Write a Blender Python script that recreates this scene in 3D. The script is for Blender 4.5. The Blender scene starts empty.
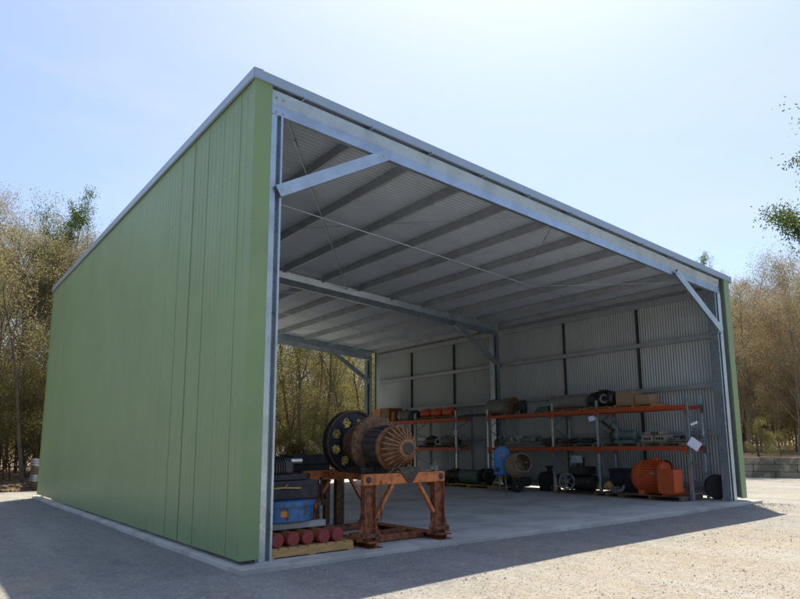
import bpy, math, random
from mathutils import Vector, Matrix, noise
R = math.radians
rng = random.Random(7)
scene = bpy.context.scene
COL = scene.collection
V = Vector

# ------------------------------------------------------------------ helpers
class MB:
    """collects shapes that become ONE mesh"""
    def __init__(s): s.v = []; s.f = []
    def add(s, vs, fs):
        o = len(s.v); s.v += [tuple(p) for p in vs]; s.f += [tuple(i + o for i in f) for f in fs]
    def box(s, a, b, m=None):
        x0, y0, z0 = a; x1, y1, z1 = b
        vs = [V(p) for p in ((x0,y0,z0),(x1,y0,z0),(x1,y1,z0),(x0,y1,z0),(x0,y0,z1),(x1,y0,z1),(x1,y1,z1),(x0,y1,z1))]
        if m: vs = [m @ p for p in vs]
        s.add(vs, [(0,3,2,1),(4,5,6,7),(0,1,5,4),(1,2,6,5),(2,3,7,6),(3,0,4,7)])
    def cbox(s, c, d, m=None):
        c = V(c); h = V(d) / 2
        s.box(c - h, c + h, m)
    def beam(s, p, q, w, h, up=(0,0,1)):
        p = V(p); q = V(q); d = (q - p).normalized(); u = V(up)
        r = d.cross(u).normalized(); u = r.cross(d).normalized()
        vs = []
        for c in (p, q):
            for a, b in ((-1,-1),(1,-1),(1,1),(-1,1)): vs.append(c + r*a*w/2 + u*b*h/2)
        s.add(vs, [(0,1,2,3),(7,6,5,4),(0,4,5,1),(1,5,6,2),(2,6,7,3),(3,7,4,0)])
    def csec(s, p, q, depth, width, face, side, lip=.025, t=.004):
        """C section: web faces -face, open side towards face; depth along side"""
        p = V(p); q = V(q); f = V(face).normalized(); u = V(side).normalized()
        s.slab2(p, q, f, u, 0, t, -depth/2, depth/2)
        for sg in (-1, 1):
            a, b = sorted((sg*depth/2, sg*(depth/2 - t)))
            s.slab2(p, q, f, u, t, width, a, b)
            a, b = sorted((sg*(depth/2 - t), sg*(depth/2 - t - lip)))
            s.slab2(p, q, f, u, width - t, width, a, b)
    def slab2(s, p, q, f, u, f0, f1, u0, u1):
        vs = [c + f*a + u*b for c in (p, q) for a, b in ((f0,u0),(f1,u0),(f1,u1),(f0,u1))]
        s.add(vs, [(0,1,2,3),(7,6,5,4),(0,4,5,1),(1,5,6,2),(2,6,7,3),(3,7,4,0)])
    def tube(s, pts, r, n=8, cap=True, r2=None):
        pts = [V(p) for p in pts]; k = len(pts)
        rs = r if isinstance(r, (list, tuple)) else [r]*k
        vs = []; fs = []; prev = None
        for i, p in enumerate(pts):
            d = (pts[min(i+1,k-1)] - pts[max(i-1,0)])
            if d.length < 1e-9: d = V((0,0,1))
            d.normalize()
            if prev is None:
                a = d.orthogonal().normalized()
            else:
                a = prev - d*prev.dot(d)
                a = a.normalized() if a.length > 1e-6 else d.orthogonal().normalized()
            prev = a; b = d.cross(a)
            for j in range(n):
                t = 2*math.pi*j/n
                vs.append(p + (a*math.cos(t) + b*math.sin(t))*rs[i])
        for i in range(k-1):
            for j in range(n):
                j2 = (j+1) % n
                fs.append((i*n+j, i*n+j2, (i+1)*n+j2, (i+1)*n+j))
        if cap:
            fs.append(tuple(range(n))[::-1]); fs.append(tuple((k-1)*n+j for j in range(n)))
        s.add(vs, fs)
    def lathe(s, prof, c, axis, n=32, ring=False):
        """prof: (distance along axis, radius)"""
        c = V(c); d = V(axis).normalized(); a = d.orthogonal().normalized(); b = d.cross(a)
        vs = []; fs = []; k = len(prof)
        for h, r in prof:
            for j in range(n):
                t = 2*math.pi*j/n
                vs.append(c + d*h + (a*math.cos(t) + b*math.sin(t))*max(r, 1e-4))
        for i in range(k-1):
            for j in range(n):
                j2 = (j+1) % n
                fs.append((i*n+j, i*n+j2, (i+1)*n+j2, (i+1)*n+j))
        if ring: fs += [((k-1)*n+j, (k-1)*n+(j+1) % n, (j+1) % n, j) for j in range(n)]
        else: fs.append(tuple(range(n))[::-1]); fs.append(tuple((k-1)*n+j for j in range(n)))
        s.add(vs, fs)
    def sheet(s, o, a, u, out, length, height, prof, pitch, vseg=1):
        """ribbed sheet: profile repeats along a, extruded along u"""
        o = V(o); a = V(a).normalized(); u = V(u).normalized(); out = V(out).normalized()
        pts = []; n = int(math.ceil(length/pitch))
        for i in range(n):
            for x, h in prof:
                t = i*pitch + x*pitch
                if t <= length: pts.append((t, h))
        pts.append((length, 0))
        vs = []
        for j in range(vseg+1):
            for t, h in pts: vs.append(o + a*t + out*h + u*(height*j/vseg))
        m = len(pts)
        s.add(vs, [(j*m+i, j*m+i+1, (j+1)*m+i+1, (j+1)*m+i) for j in range(vseg) for i in range(m-1)])

def finish(me, smooth):
    if smooth:
        me.polygons.foreach_set('use_smooth', [True]*len(me.polygons))
        me.set_sharp_from_angle(angle=R(smooth if smooth is not True else 40))

def obj(name, mb, m, parent=None, loc=None, smooth=False, bevel=0, local=False):
    """one mesh object; when parented, the vertices are world ones unless local"""
    me = bpy.data.meshes.new(name)
    vs = mb.v
    if parent is not None and not local:
        off = V(parent['_w']) if '_w' in parent else V((0,0,0))
        inv = Matrix.Rotation(-parent['_r'], 4, 'Z') if '_r' in parent else Matrix.Identity(4)
        vs = [tuple(inv @ (V(p) - off)) for p in vs]
    me.from_pydata(vs, [], mb.f); me.update()
    import bmesh
    bm = bmesh.new(); bm.from_mesh(me); bmesh.ops.recalc_face_normals(bm, faces=bm.faces); bm.to_mesh(me); bm.free()
    finish(me, smooth)
    o = bpy.data.objects.new(name, me); COL.objects.link(o)
    me.materials.append(m)
    if parent is not None:
        o.parent = parent
        if '_w' in parent:
            o['_w'] = parent['_w']; o['_r'] = parent['_r'] if '_r' in parent else 0.0
    if loc: o.location = loc
    if bevel:
        b = o.modifiers.new('bevel', 'BEVEL'); b.width = bevel; b.segments = 2; b.limit_method = 'ANGLE'
    return o

def each(name, mb, m, parent=None, **kw):
    """every connected piece of the builder becomes a mesh object of its own"""
    par = list(range(len(mb.v)))
    def fd(a):
        while par[a] != a: par[a] = par[par[a]]; a = par[a]
        return a
    for f in mb.f:
        r0 = fd(f[0])
        for q in f[1:]: par[fd(q)] = r0
    grp = {}
    for i in range(len(mb.v)): grp.setdefault(fd(i), []).append(i)
    fg = {}
    for f in mb.f: fg.setdefault(fd(f[0]), []).append(f)
    last = None
    for k, ids in grp.items():
        ix = {v: i for i, v in enumerate(ids)}; b = MB(); b.v = [mb.v[i] for i in ids]
        b.f = [tuple(ix[q] for q in f) for f in fg.get(k, [])]
        last = obj(name, b, m, parent, **kw)
    return last

def tag(o, label=None, cat=None, group=None, kind=None):
    if label: o['label'] = label
    if cat: o['category'] = cat
    if group: o['group'] = group
    if kind: o['kind'] = kind
    return o

def thing(name, label, cat, loc, group=None, rz=0):
    """Empty at the base. Parts given in world coordinates are moved into its frame."""
    o = bpy.data.objects.new(name, None); COL.objects.link(o)
    o.empty_display_size = .2
    o.location = loc; o.rotation_euler = (0, 0, rz)
    o['_w'] = tuple(loc); o['_r'] = 0.0
    return tag(o, label, cat, group)

def copy_tree(o, parent=None):
    c = o.copy(); COL.objects.link(c)
    if parent is not None: c.parent = parent
    for ch in list(o.children): copy_tree(ch, c)
    return c

# ------------------------------------------------------------------ materials
def mat(name, col, rough=.6, metal=0, var=None, vscale=4, vamt=.5, detail=6, bump=0, bscale=40,
        spots=None, sscale=6, samt=.5, coords='Object', stretch=(1,1,1), spec=None, rand=0):
    m = bpy.data.materials.new(name); m.use_nodes = True
    nt = m.node_tree; N = nt.nodes; Lk = nt.links
    b = N['Principled BSDF']
    b.inputs['Roughness'].default_value = rough; b.inputs['Metallic'].default_value = metal
    if spec is not None: b.inputs['Specular IOR Level'].default_value = spec
    tc = N.new('ShaderNodeTexCoord'); mp = N.new('ShaderNodeMapping'); mp.inputs['Scale'].default_value = stretch
    Lk.new(tc.outputs[coords], mp.inputs['Vector'])
    rgb = N.new('ShaderNodeRGB'); rgb.outputs[0].default_value = (*col, 1); cur = rgb.outputs[0]
    def layer(c2, sc, amt, det, cur, lo=.42, hi=.62):
        n = N.new('ShaderNodeTexNoise'); n.inputs['Scale'].default_value = sc; n.inputs['Detail'].default_value = det
        n.inputs['Roughness'].default_value = .62
        Lk.new(mp.outputs[0], n.inputs['Vector'])
        r = N.new('ShaderNodeMapRange'); r.inputs['From Min'].default_value = lo; r.inputs['From Max'].default_value = hi
        r.inputs['To Max'].default_value = amt
        Lk.new(n.outputs['Fac'], r.inputs['Value'])
        mx = N.new('ShaderNodeMix'); mx.data_type = 'RGBA'
        Lk.new(r.outputs[0], mx.inputs['Factor']); Lk.new(cur, mx.inputs['A']); mx.inputs['B'].default_value = (*c2, 1)
        return mx.outputs['Result'], r.outputs[0]
    if var: cur, _ = layer(var, vscale, vamt, detail, cur)
    if spots: cur, fac = layer(spots, sscale, samt, 8, cur, .5, .56)
    if rand:
        oi = N.new('ShaderNodeObjectInfo'); hs = N.new('ShaderNodeHueSaturation')
        r = N.new('ShaderNodeMapRange'); r.inputs['To Min'].default_value = 1-rand; r.inputs['To Max'].default_value = 1+rand
        Lk.new(oi.outputs['Random'], r.inputs['Value']); Lk.new(r.outputs[0], hs.inputs['Value'])
        Lk.new(cur, hs.inputs['Color']); cur = hs.outputs[0]
    Lk.new(cur, b.inputs['Base Color'])
    if bump:
        n = N.new('ShaderNodeTexNoise'); n.inputs['Scale'].default_value = bscale; n.inputs['Detail'].default_value = 5
        Lk.new(mp.outputs[0], n.inputs['Vector'])
        bp = N.new('ShaderNodeBump'); bp.inputs['Strength'].default_value = 1; bp.inputs['Distance'].default_value = bump
        Lk.new(n.outputs['Fac'], bp.inputs['Height']); Lk.new(bp.outputs[0], b.inputs['Normal'])
    return m

def galv(name, col, rough=.34, metal=.85):
    """zinc coated steel with a soft spangle"""
    m = mat(name, col, rough, metal, var=tuple(c*.72 for c in col), vscale=2.2, vamt=.6)
    nt = m.node_tree; N = nt.nodes; b = N['Principled BSDF']
    vo = N.new('ShaderNodeTexVoronoi'); vo.inputs['Scale'].default_value = 26
    tc = [n for n in N if n.type == 'TEX_COORD'][0]
    nt.links.new(tc.outputs['Object'], vo.inputs['Vector'])
    mr = N.new('ShaderNodeMapRange'); mr.inputs['To Min'].default_value = rough-.1; mr.inputs['To Max'].default_value = rough+.14
    nt.links.new(vo.outputs['Color'], mr.inputs['Value']); nt.links.new(mr.outputs[0], b.inputs['Roughness'])
    return m

M = {}
M['galv'] = galv('galvanised_steel', (.49,.58,.66))
M['galv_dull'] = galv('dull_galvanised_steel', (.46,.49,.53), .5, .4)
M['zinc'] = mat('zincalume_sheet', (.48,.55,.63), .5, .15, var=(.40,.46,.53), vscale=1.2, vamt=.6, stretch=(1,1,1))
M['zincwall'] = mat('zincalume_wall_sheet', (.45,.49,.50), .5, .2, var=(.38,.42,.43), vscale=1.0, vamt=.6)
M['green'] = mat('pale_green_sheet_steel', (.21,.32,.16), .42, 0, var=(.19,.285,.145), vscale=.6, vamt=.8, spots=(.25,.33,.19), sscale=1.1, samt=.3, bump=.012, bscale=1.3)
M['fascia'] = mat('blue_grey_sheet_steel', (.32,.42,.55), .33, .15, var=(.28,.38,.50), vscale=2, vamt=.5)
M['concrete'] = mat('slab_concrete', (.56,.56,.55), .75, var=(.47,.47,.46), vscale=.7, vamt=.8, spots=(.30,.30,.295), sscale=.9, samt=.45, bump=.002, bscale=60)
M['rustorange'] = mat('faded_orange_paint', (.66,.215,.065), .6, 0, var=(.48,.15,.05), vscale=5, vamt=.7, spots=(.15,.06,.03), sscale=9, samt=.5, bump=.002, bscale=50)
M['rustbrown'] = mat('rusted_painted_steel', (.38,.12,.045), .7, 0, var=(.20,.07,.035), vscale=6, vamt=.9, spots=(.07,.035,.025), sscale=9, samt=.8, bump=.002, bscale=60)
M['rust'] = mat('brown_rust', (.16,.085,.05), .75, .1, var=(.27,.15,.08), vscale=9, vamt=.8, spots=(.06,.04,.03), sscale=12, samt=.6, bump=.003, bscale=60)
M['rustlight'] = mat('tan_cast_iron', (.37,.18,.085), .7, .1, var=(.20,.095,.05), vscale=8, vamt=.9, bump=.002, bscale=60)
M['darkiron'] = mat('dark_greasy_iron', (.035,.036,.042), .45, .3, var=(.07,.065,.06), vscale=7, vamt=.7, spots=(.10,.06,.04), sscale=9, samt=.4)
M['coil'] = mat('greasy_windings', (.075,.068,.072), .5, .2, var=(.13,.10,.09), vscale=8, vamt=.8, spots=(.20,.20,.24), sscale=7, samt=.35)
M['blackpaint'] = mat('black_navy_paint', (.017,.02,.03), .6, .1, var=(.05,.05,.055), vscale=5, vamt=.6)
M['blue'] = mat('chipped_blue_paint', (.025,.15,.42), .45, 0, var=(.04,.20,.46), vscale=5, vamt=.6, spots=(.10,.09,.06), sscale=7, samt=.75)
M['bluebright'] = mat('bright_blue_cover', (.03,.27,.72), .4, 0, var=(.02,.20,.6), vscale=5, vamt=.5)
M['red'] = mat('worn_red_paint', (.30,.03,.032), .6, 0, var=(.20,.035,.03), vscale=14, vamt=.8, spots=(.18,.10,.08), sscale=14, samt=.6)
M['rackorange'] = mat('racking_orange', (.50,.085,.028), .5, 0, var=(.40,.07,.028), vscale=3, vamt=.6)
M['orangemotor'] = mat('orange_enamel', (.62,.115,.028), .45, 0, var=(.50,.09,.025), vscale=5, vamt=.7, spots=(.25,.08,.03), sscale=8, samt=.12)
M['sticker'] = mat('orange_sticker', (.75,.28,.06), .6, var=(.5,.2,.06), vscale=20, vamt=.6)
M['timber'] = mat('pallet_pine', (.50,.31,.13), .8, var=(.38,.23,.09), vscale=3, vamt=.8, stretch=(1,8,8), bump=.002, bscale=30, rand=.12)
M['timberold'] = mat('weathered_pallet_timber', (.23,.16,.10), .85, var=(.14,.10,.07), vscale=3, vamt=.8, stretch=(8,1,8), bump=.002, bscale=30, rand=.15)
M['timberorange'] = mat('stained_orange_pallet_timber', (.46,.20,.08), .8, var=(.3,.12,.05), vscale=3, vamt=.7, stretch=(8,1,8))
M['card'] = mat('brown_cardboard', (.34,.24,.15), .85, var=(.28,.19,.12), vscale=3, vamt=.6)
M['white'] = mat('white_painted_timber', (.42,.44,.47), .7, var=(.3,.31,.33), vscale=5, vamt=.7)
M['paper'] = mat('pale_paper_card', (.62,.66,.82), .8, var=(.56,.6,.78), vscale=5, vamt=.4)
M['ink'] = mat('printed_ink', (.05,.05,.07), .8)
M['greymach'] = mat('grey_machine_paint', (.22,.235,.235), .55, .1, var=(.13,.13,.12), vscale=7, vamt=.7, spots=(.16,.10,.06), sscale=9, samt=.4)
M['tealmach'] = mat('teal_machine_paint', (.12,.20,.20), .55, 0, var=(.07,.11,.11), vscale=8, vamt=.7, spots=(.14,.10,.06), sscale=9, samt=.4)
M['tan'] = mat('cement_stained_drum', (.40,.30,.19), .8, var=(.26,.17,.10), vscale=5, vamt=.9, spots=(.45,.42,.38), sscale=7, samt=.5)
M['taupe'] = mat('taupe_casing', (.33,.29,.24), .7, var=(.24,.21,.17), vscale=6, vamt=.7)
M['rubber'] = mat('black_rubber', (.025,.025,.025), .8)
M['silver'] = mat('bare_shaft_steel', (.6,.6,.58), .3, .9)
M['wallstone'] = mat('weathered_concrete_blocks', (.34,.30,.25), .95, var=(.19,.175,.155), vscale=.9, vamt=.9, spots=(.13,.12,.105), sscale=1.8, samt=.7, bump=.05, bscale=5)
M['litter'] = mat('leaf_litter', (.17,.115,.075), .95, var=(.28,.20,.13), vscale=2.0, vamt=.8, spots=(.09,.07,.045), sscale=5, samt=.6, bump=.04, bscale=7, coords='Object')
M['yellow'] = mat('yellow_paint', (.55,.36,.08), .6, var=(.35,.2,.06), vscale=8, vamt=.7)

def ground_material():
    m = bpy.data.materials.new('crushed_rock_gravel'); m.use_nodes = True
    nt = m.node_tree; N = nt.nodes; L_ = nt.links; b = N['Principled BSDF']; b.inputs['Roughness'].default_value = .9
    b.inputs['Specular IOR Level'].default_value = .25
    tc = N.new('ShaderNodeTexCoord')
    def noise_(sc, det, lo, hi):
        n = N.new('ShaderNodeTexNoise'); n.inputs['Scale'].default_value = sc; n.inputs['Detail'].default_value = det; n.inputs['Roughness'].default_value = .65
        L_.new(tc.outputs['Object'], n.inputs['Vector'])
        r = N.new('ShaderNodeMapRange'); r.inputs['From Min'].default_value = lo; r.inputs['From Max'].default_value = hi
        L_.new(n.outputs['Fac'], r.inputs['Value']); return r.outputs[0]
    def mix(f, a, c):
        x = N.new('ShaderNodeMix'); x.data_type = 'RGBA'; L_.new(f, x.inputs['Factor'])
        if isinstance(a, tuple): x.inputs['A'].default_value = (*a, 1)
        else: L_.new(a, x.inputs['A'])
        if isinstance(c, tuple): x.inputs['B'].default_value = (*c, 1)
        else: L_.new(c, x.inputs['B'])
        return x.outputs['Result']
    base = mix(noise_(.32, 5, .52, .66), (.235,.25,.27), (.32,.275,.215))      # grey crushed rock / tan fines
    base = mix(noise_(1.6, 8, .40, .66), base, (.165,.18,.198))
    # a spread of tan fines in front of the middle of the opening
    mf = N.new('ShaderNodeMapping'); mf.inputs['Location'].default_value = (-5.2/6.0, 4.4/2.6, 0); mf.inputs['Scale'].default_value = (1/6.0, 1/2.6, 1)
    wob = N.new('ShaderNodeTexNoise'); wob.inputs['Scale'].default_value = .9; wob.inputs['Detail'].default_value = 5; L_.new(tc.outputs['Object'], wob.inputs['Vector'])
    ad = N.new('ShaderNodeVectorMath'); ad.operation = 'MULTIPLY_ADD'; ad.inputs[1].default_value = (1.1, 1.1, 0)
    L_.new(tc.outputs['Object'], mf.inputs['Vector']); L_.new(wob.outputs['Color'], ad.inputs[0]); L_.new(mf.outputs[0], ad.inputs[2])
    sb = N.new('ShaderNodeVectorMath'); sb.operation = 'SUBTRACT'; sb.inputs[1].default_value = (.55, .55, 0); L_.new(ad.outputs[0], sb.inputs[0])
    xy = N.new('ShaderNodeVectorMath'); xy.operation = 'MULTIPLY'; xy.inputs[1].default_value = (1, 1, 0); L_.new(sb.outputs[0], xy.inputs[0])
    gr = N.new('ShaderNodeTexGradient'); gr.gradient_type = 'SPHERICAL'; L_.new(xy.outputs[0], gr.inputs[0])
    gm = N.new('ShaderNodeMapRange'); gm.inputs['From Max'].default_value = .45; gm.inputs['To Max'].default_value = .42; L_.new(gr.outputs['Fac'], gm.inputs['Value'])
    base = mix(gm.outputs[0], base, (.36,.285,.185))
    mpg = N.new('ShaderNodeMapping'); mpg.inputs['Scale'].default_value = (1.6, .16, 1); mpg.inputs['Rotation'].default_value = (0, 0, .25)
    L_.new(tc.outputs['Object'], mpg.inputs['Vector'])
    tn = N.new('ShaderNodeTexNoise'); tn.inputs['Scale'].default_value = .8; tn.inputs['Detail'].default_value = 7; tn.inputs['Roughness'].default_value = .6
    L_.new(mpg.outputs[0], tn.inputs['Vector'])
    tr = N.new('ShaderNodeMapRange'); tr.inputs['From Min'].default_value = .48; tr.inputs['From Max'].default_value = .66; tr.inputs['To Max'].default_value = .95
    L_.new(tn.outputs['Fac'], tr.inputs['Value'])
    base = mix(tr.outputs[0], base, (.32,.33,.34))                                    # paler wheel worn streaks
    vo = N.new('ShaderNodeTexVoronoi'); vo.inputs['Scale'].default_value = 34; L_.new(tc.outputs['Object'], vo.inputs['Vector'])
    hs = N.new('ShaderNodeSeparateColor'); L_.new(vo.outputs['Color'], hs.inputs[0])
    r = N.new('ShaderNodeMapRange'); r.inputs['From Min'].default_value = .25; r.inputs['To Max'].default_value = .75
    L_.new(hs.outputs[0], r.inputs['Value'])
    dark = mix(r.outputs[0], (.40,.395,.39), (.085,.088,.092))
    fine = noise_(5, 8, .3, .7)
    ff = N.new('ShaderNodeMath'); ff.operation = 'MULTIPLY'; ff.inputs[1].default_value = .75; L_.new(fine, ff.inputs[0])
    base = mix(ff.outputs[0], base, dark)
    L_.new(base, b.inputs['Base Color'])
    bp = N.new('ShaderNodeBump'); bp.inputs['Distance'].default_value = .012; bp.inputs['Strength'].default_value = .9
    L_.new(vo.outputs['Distance'], bp.inputs['Height'])
    n2 = N.new('ShaderNodeTexNoise'); n2.inputs['Scale'].default_value = 9; n2.inputs['Detail'].default_value = 8; n2.inputs['Roughness'].default_value = .7
    L_.new(tc.outputs['Object'], n2.inputs['Vector'])
    b2 = N.new('ShaderNodeBump'); b2.inputs['Distance'].default_value = .05; b2.inputs['Strength'].default_value = .8
    L_.new(n2.outputs['Fac'], b2.inputs['Height']); L_.new(bp.outputs[0], b2.inputs['Normal'])
    L_.new(b2.outputs[0], b.inputs['Normal'])
    return m
M['gravel'] = ground_material()
M['stone'] = mat('loose_stone', (.31,.31,.305), .85, var=(.20,.20,.20), vscale=40, vamt=.9, spots=(.38,.36,.33), sscale=55, samt=.6)

def leaf_material(name, c1, c2, c3, trans=.45):
    m = bpy.data.materials.new(name); m.use_nodes = True
    nt = m.node_tree; N = nt.nodes; L_ = nt.links
    out = N['Material Output']; N.remove(N['Principled BSDF'])
    tc = N.new('ShaderNodeTexCoord'); n = N.new('ShaderNodeTexNoise'); n.inputs['Scale'].default_value = 1.1; n.inputs['Detail'].default_value = 8
    n.inputs['Roughness'].default_value = .75
    L_.new(tc.outputs['Object'], n.inputs['Vector'])
    cr = N.new('ShaderNodeValToRGB'); e = cr.color_ramp.elements
    e[0].position = .36; e[0].color = (*c1, 1); e[1].position = .64; e[1].color = (*c3, 1)
    k = cr.color_ramp.elements.new(.5); k.color = (*c2, 1)
    L_.new(n.outputs['Fac'], cr.inputs[0])
    oi = N.new('ShaderNodeObjectInfo'); hs = N.new('ShaderNodeHueSaturation')
    r = N.new('ShaderNodeMapRange'); r.inputs['To Min'].default_value = .75; r.inputs['To Max'].default_value = 1.3
    L_.new(oi.outputs['Random'], r.inputs['Value']); L_.new(r.outputs[0], hs.inputs['Value']); L_.new(cr.outputs[0], hs.inputs['Color'])
    d = N.new('ShaderNodeBsdfDiffuse'); t = N.new('ShaderNodeBsdfTranslucent'); mx = N.new('ShaderNodeMixShader'); mx.inputs[0].default_value = trans
    L_.new(hs.outputs[0], d.inputs[0]); L_.new(hs.outputs[0], t.inputs[0])
    L_.new(d.outputs[0], mx.inputs[1]); L_.new(t.outputs[0], mx.inputs[2]); L_.new(mx.outputs[0], out.inputs[0])
    return m
M['leaf_brown'] = leaf_material('dry_brown_foliage', (.22,.185,.15), (.29,.245,.19), (.25,.235,.155), .52)
M['leaf_olive'] = leaf_material('olive_foliage', (.20,.19,.095), (.27,.245,.13), (.21,.22,.09), .52)
M['leaf_gold'] = leaf_material('golden_green_foliage', (.29,.245,.13), (.26,.245,.11), (.165,.19,.075), .56)
M['leaf_rust'] = leaf_material('rusty_orange_foliage', (.20,.145,.10), (.25,.20,.135), (.19,.185,.10), .5)
M['leaf_green'] = leaf_material('fresh_green_foliage', (.06,.12,.03), (.10,.16,.04), (.17,.20,.07), .45)
M['bark'] = mat('grey_brown_bark', (.13,.105,.085), .9, var=(.07,.055,.045), vscale=5, vamt=.8, stretch=(3,3,.6), bump=.02, bscale=20, rand=.3)
M['barkpale'] = mat('pale_gum_bark', (.34,.29,.24), .85, var=(.17,.13,.10), vscale=3, vamt=.8, stretch=(3,3,.6), rand=.3)

# ------------------------------------------------------------------ dimensions (metres)
W, L = 14.57, 18.84
S = -.06                       # slab top
K = .0913                      # roof fall per metre
ROOF = lambda x: 7.62 - K*x    # underside of roof sheet
CAM = V((-3.917, -9.624, 1.651))

# ------------------------------------------------------------------ ground
def gz(x, y):
    n = noise.noise(V((x*.16, y*.16, 0)))*.07 + noise.noise(V((x*.5, y*.5, 4)))*.025 + noise.noise(V((x*1.7, y*1.7, 9)))*.010
    z = -.135 + n*.45
    # the pad falls away a little in front of the left bay
    d = max(0, -y - .8)
    z -= .035*min(d, 3)*max(0, min(1, (8 - x)/8))
    if -.6 < x < W+.6 and -.8 < y < L+.8: z = min(z, -.12) 
    return z
def axis_pts(lo, hi, step, far):
    a = [lo + i*step for i in range(int((hi-lo)/step)+1)]
    return [lo-far, lo-far/3, lo-far/10, lo-12, lo-5] + a + [hi+5, hi+12, hi+far/10, hi+far/3, hi+far]
gx = axis_pts(-14, 40, .4, 600); gy = axis_pts(-12, 46, .4, 600)
mb = MB()
mb.v = [(x, y, gz(x, y) if (-20 < x < 60 and -20 < y < 60) else -.135) for y in gy for x in gx]
n = len(gx)
mb.f = [(j*n+i, j*n+i+1, (j+1)*n+i+1, (j+1)*n+i) for j in range(len(gy)-1) for i in range(n-1)]
tag(obj('gravel_ground', mb, M['gravel'], smooth=60), kind='structure')

# forest floor: rises slightly above the gravel behind and to the right
mb = MB()
def lit_edge_y(x): return 23.6 + 1.2*noise.noise(V((x*.2, 3, 0))) + .5*noise.noise(V((x*.9, 7, 0)))
fx = [-300,-150,-80,-50] + [-40 + i*1.0 for i in range(66)]
rows = [0, .35, .9, 2, 4, 8, 14, 25, 60, 150, 400]
vs = []
for d in rows:
    for x in fx:
        vs.append((x, lit_edge_y(x) + d, (-.16 if d == 0 else -.02 + min(d, 10)*.03 + .06*noise.noise(V((x*.7, d, 1))))))
n = len(fx)
mb.add(vs, [(j*n+i, j*n+i+1, (j+1)*n+i+1, (j+1)*n+i) for j in range(len(rows)-1) for i in range(n-1)])
tag(obj('forest_floor', mb, M['litter'], smooth=60), kind='structure')
# raised ground behind the block wall on the right
WA, WB = V((21.0, 23.0)), V((33.5, -14.0))     # wall line in plan
wd = (WB - WA).normalized(); wn = V((-wd.y, wd.x))
if wn.x < 0: wn = -wn
mb = MB(); vs = []
kk = [i*1.0 for i in range(-8, 46)] + [80, 300]
for d in [.25, 1, 3, 6, 12, 25, 60, 300]:
    for t in kk:
        p = WA + wd*t + wn*d
        vs.append((p.x, p.y, .72 + min(d, 30)*.01 + (.05*noise.noise(V((t*.6, d, 2))) if d > .3 else 0)))
n = len(kk)
mb.add(vs, [(j*n+i, j*n+i+1, (j+1)*n+i+1, (j+1)*n+i) for j in range(7) for i in range(n-1)])
tag(obj('raised_bank', mb, M['litter'], smooth=60), kind='structure')

# retaining wall of long weathered concrete blocks
t = thing('retaining_wall', 'low weathered grey retaining wall of long blocks below the orange trees right of the shed', 'retaining wall', (WA.x, WA.y, -.2))
for row in range(3):
    bm_ = MB(); s0 = -8 + (row % 2)*.9
    while s0 < 44:
        ln = 1.78
        p = WA + wd*(s0 + ln/2); off = rng.uniform(-.015, .015)
        m4 = Matrix.Translation((p.x + wn.x*off, p.y + wn.y*off, -.2 + row*.32 + .16)) @ Matrix.Rotation(math.atan2(wd.y, wd.x), 4, 'Z')
        bm_.box((-ln/2, -.2, -.155), (ln/2, .2, .155 + rng.uniform(-.004, .0)), m4)
        s0 += 1.8
    obj('block_course', bm_, M['wallstone'], t, bevel=.02)

# loose stones on the gravel
def polar_(az, d): return CAM.x + d*math.sin(R(az)), CAM.y + d*math.cos(R(az))
mb = MB()
def stone(x, y, r):
    z = gz(x, y); a = rng.uniform(0, 6.28)
    vs = []
    for k in range(4):
        q = a + k*math.pi/2 + rng.uniform(-.3, .3); rr = r*rng.uniform(.7, 1.2)
        vs.append((x + math.cos(q)*rr, y + math.sin(q)*rr, z - r*.2))
    vs.append((x + rng.uniform(-.3,.3)*r, y + rng.uniform(-.3,.3)*r, z + r*rng.uniform(.5, .95)))
    mb.add(vs, [(0,1,4),(1,2,4),(2,3,4),(3,0,4)])
for i in range(42000):
    d = 5.0 + 17*rng.random()**1.5; az = R(rng.uniform(-2, 70))
    x = CAM.x + d*math.sin(az); y = CAM.y + d*math.cos(az)
    if -.3 < x < W+.2 and y > -.45: continue
    stone(x, y, rng.uniform(.006, .016) * (1.8 if rng.random() < .04 else 1))
for i in range(5000):
    stone(rng.uniform(-.6, W+.3), -.40 - abs(rng.gauss(0, .55)), rng.uniform(.010, .026))
for i in range(2500):
    stone(-.16 - abs(rng.gauss(0, .4)), rng.uniform(-.6, L), rng.uniform(.010, .024))
for i in range(450):
    x, y = polar_(rng.uniform(-2, 66), 6 + 14*rng.random())
    if y < -.7 or x < -.4: stone(x, y, rng.uniform(.016, .034))
tag(obj('loose_gravel', mb, M['stone']), 'loose crushed stones strewn over the gravel yard', 'gravel', kind='stuff')

# ------------------------------------------------------------------ slab
mb = MB()
mb.box((-.12, -.36, -.30), (14.78, L+.25, S))
sl = obj('concrete_slab', mb, M['concrete'], bevel=.008); tag(sl, kind='structure')

# ------------------------------------------------------------------ the shed
shed = thing('open_front_shed', 'large open fronted steel shed with green side walls, galvanised frame and mono pitch roof', 'shed', (W/2, L/2, S))
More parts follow.
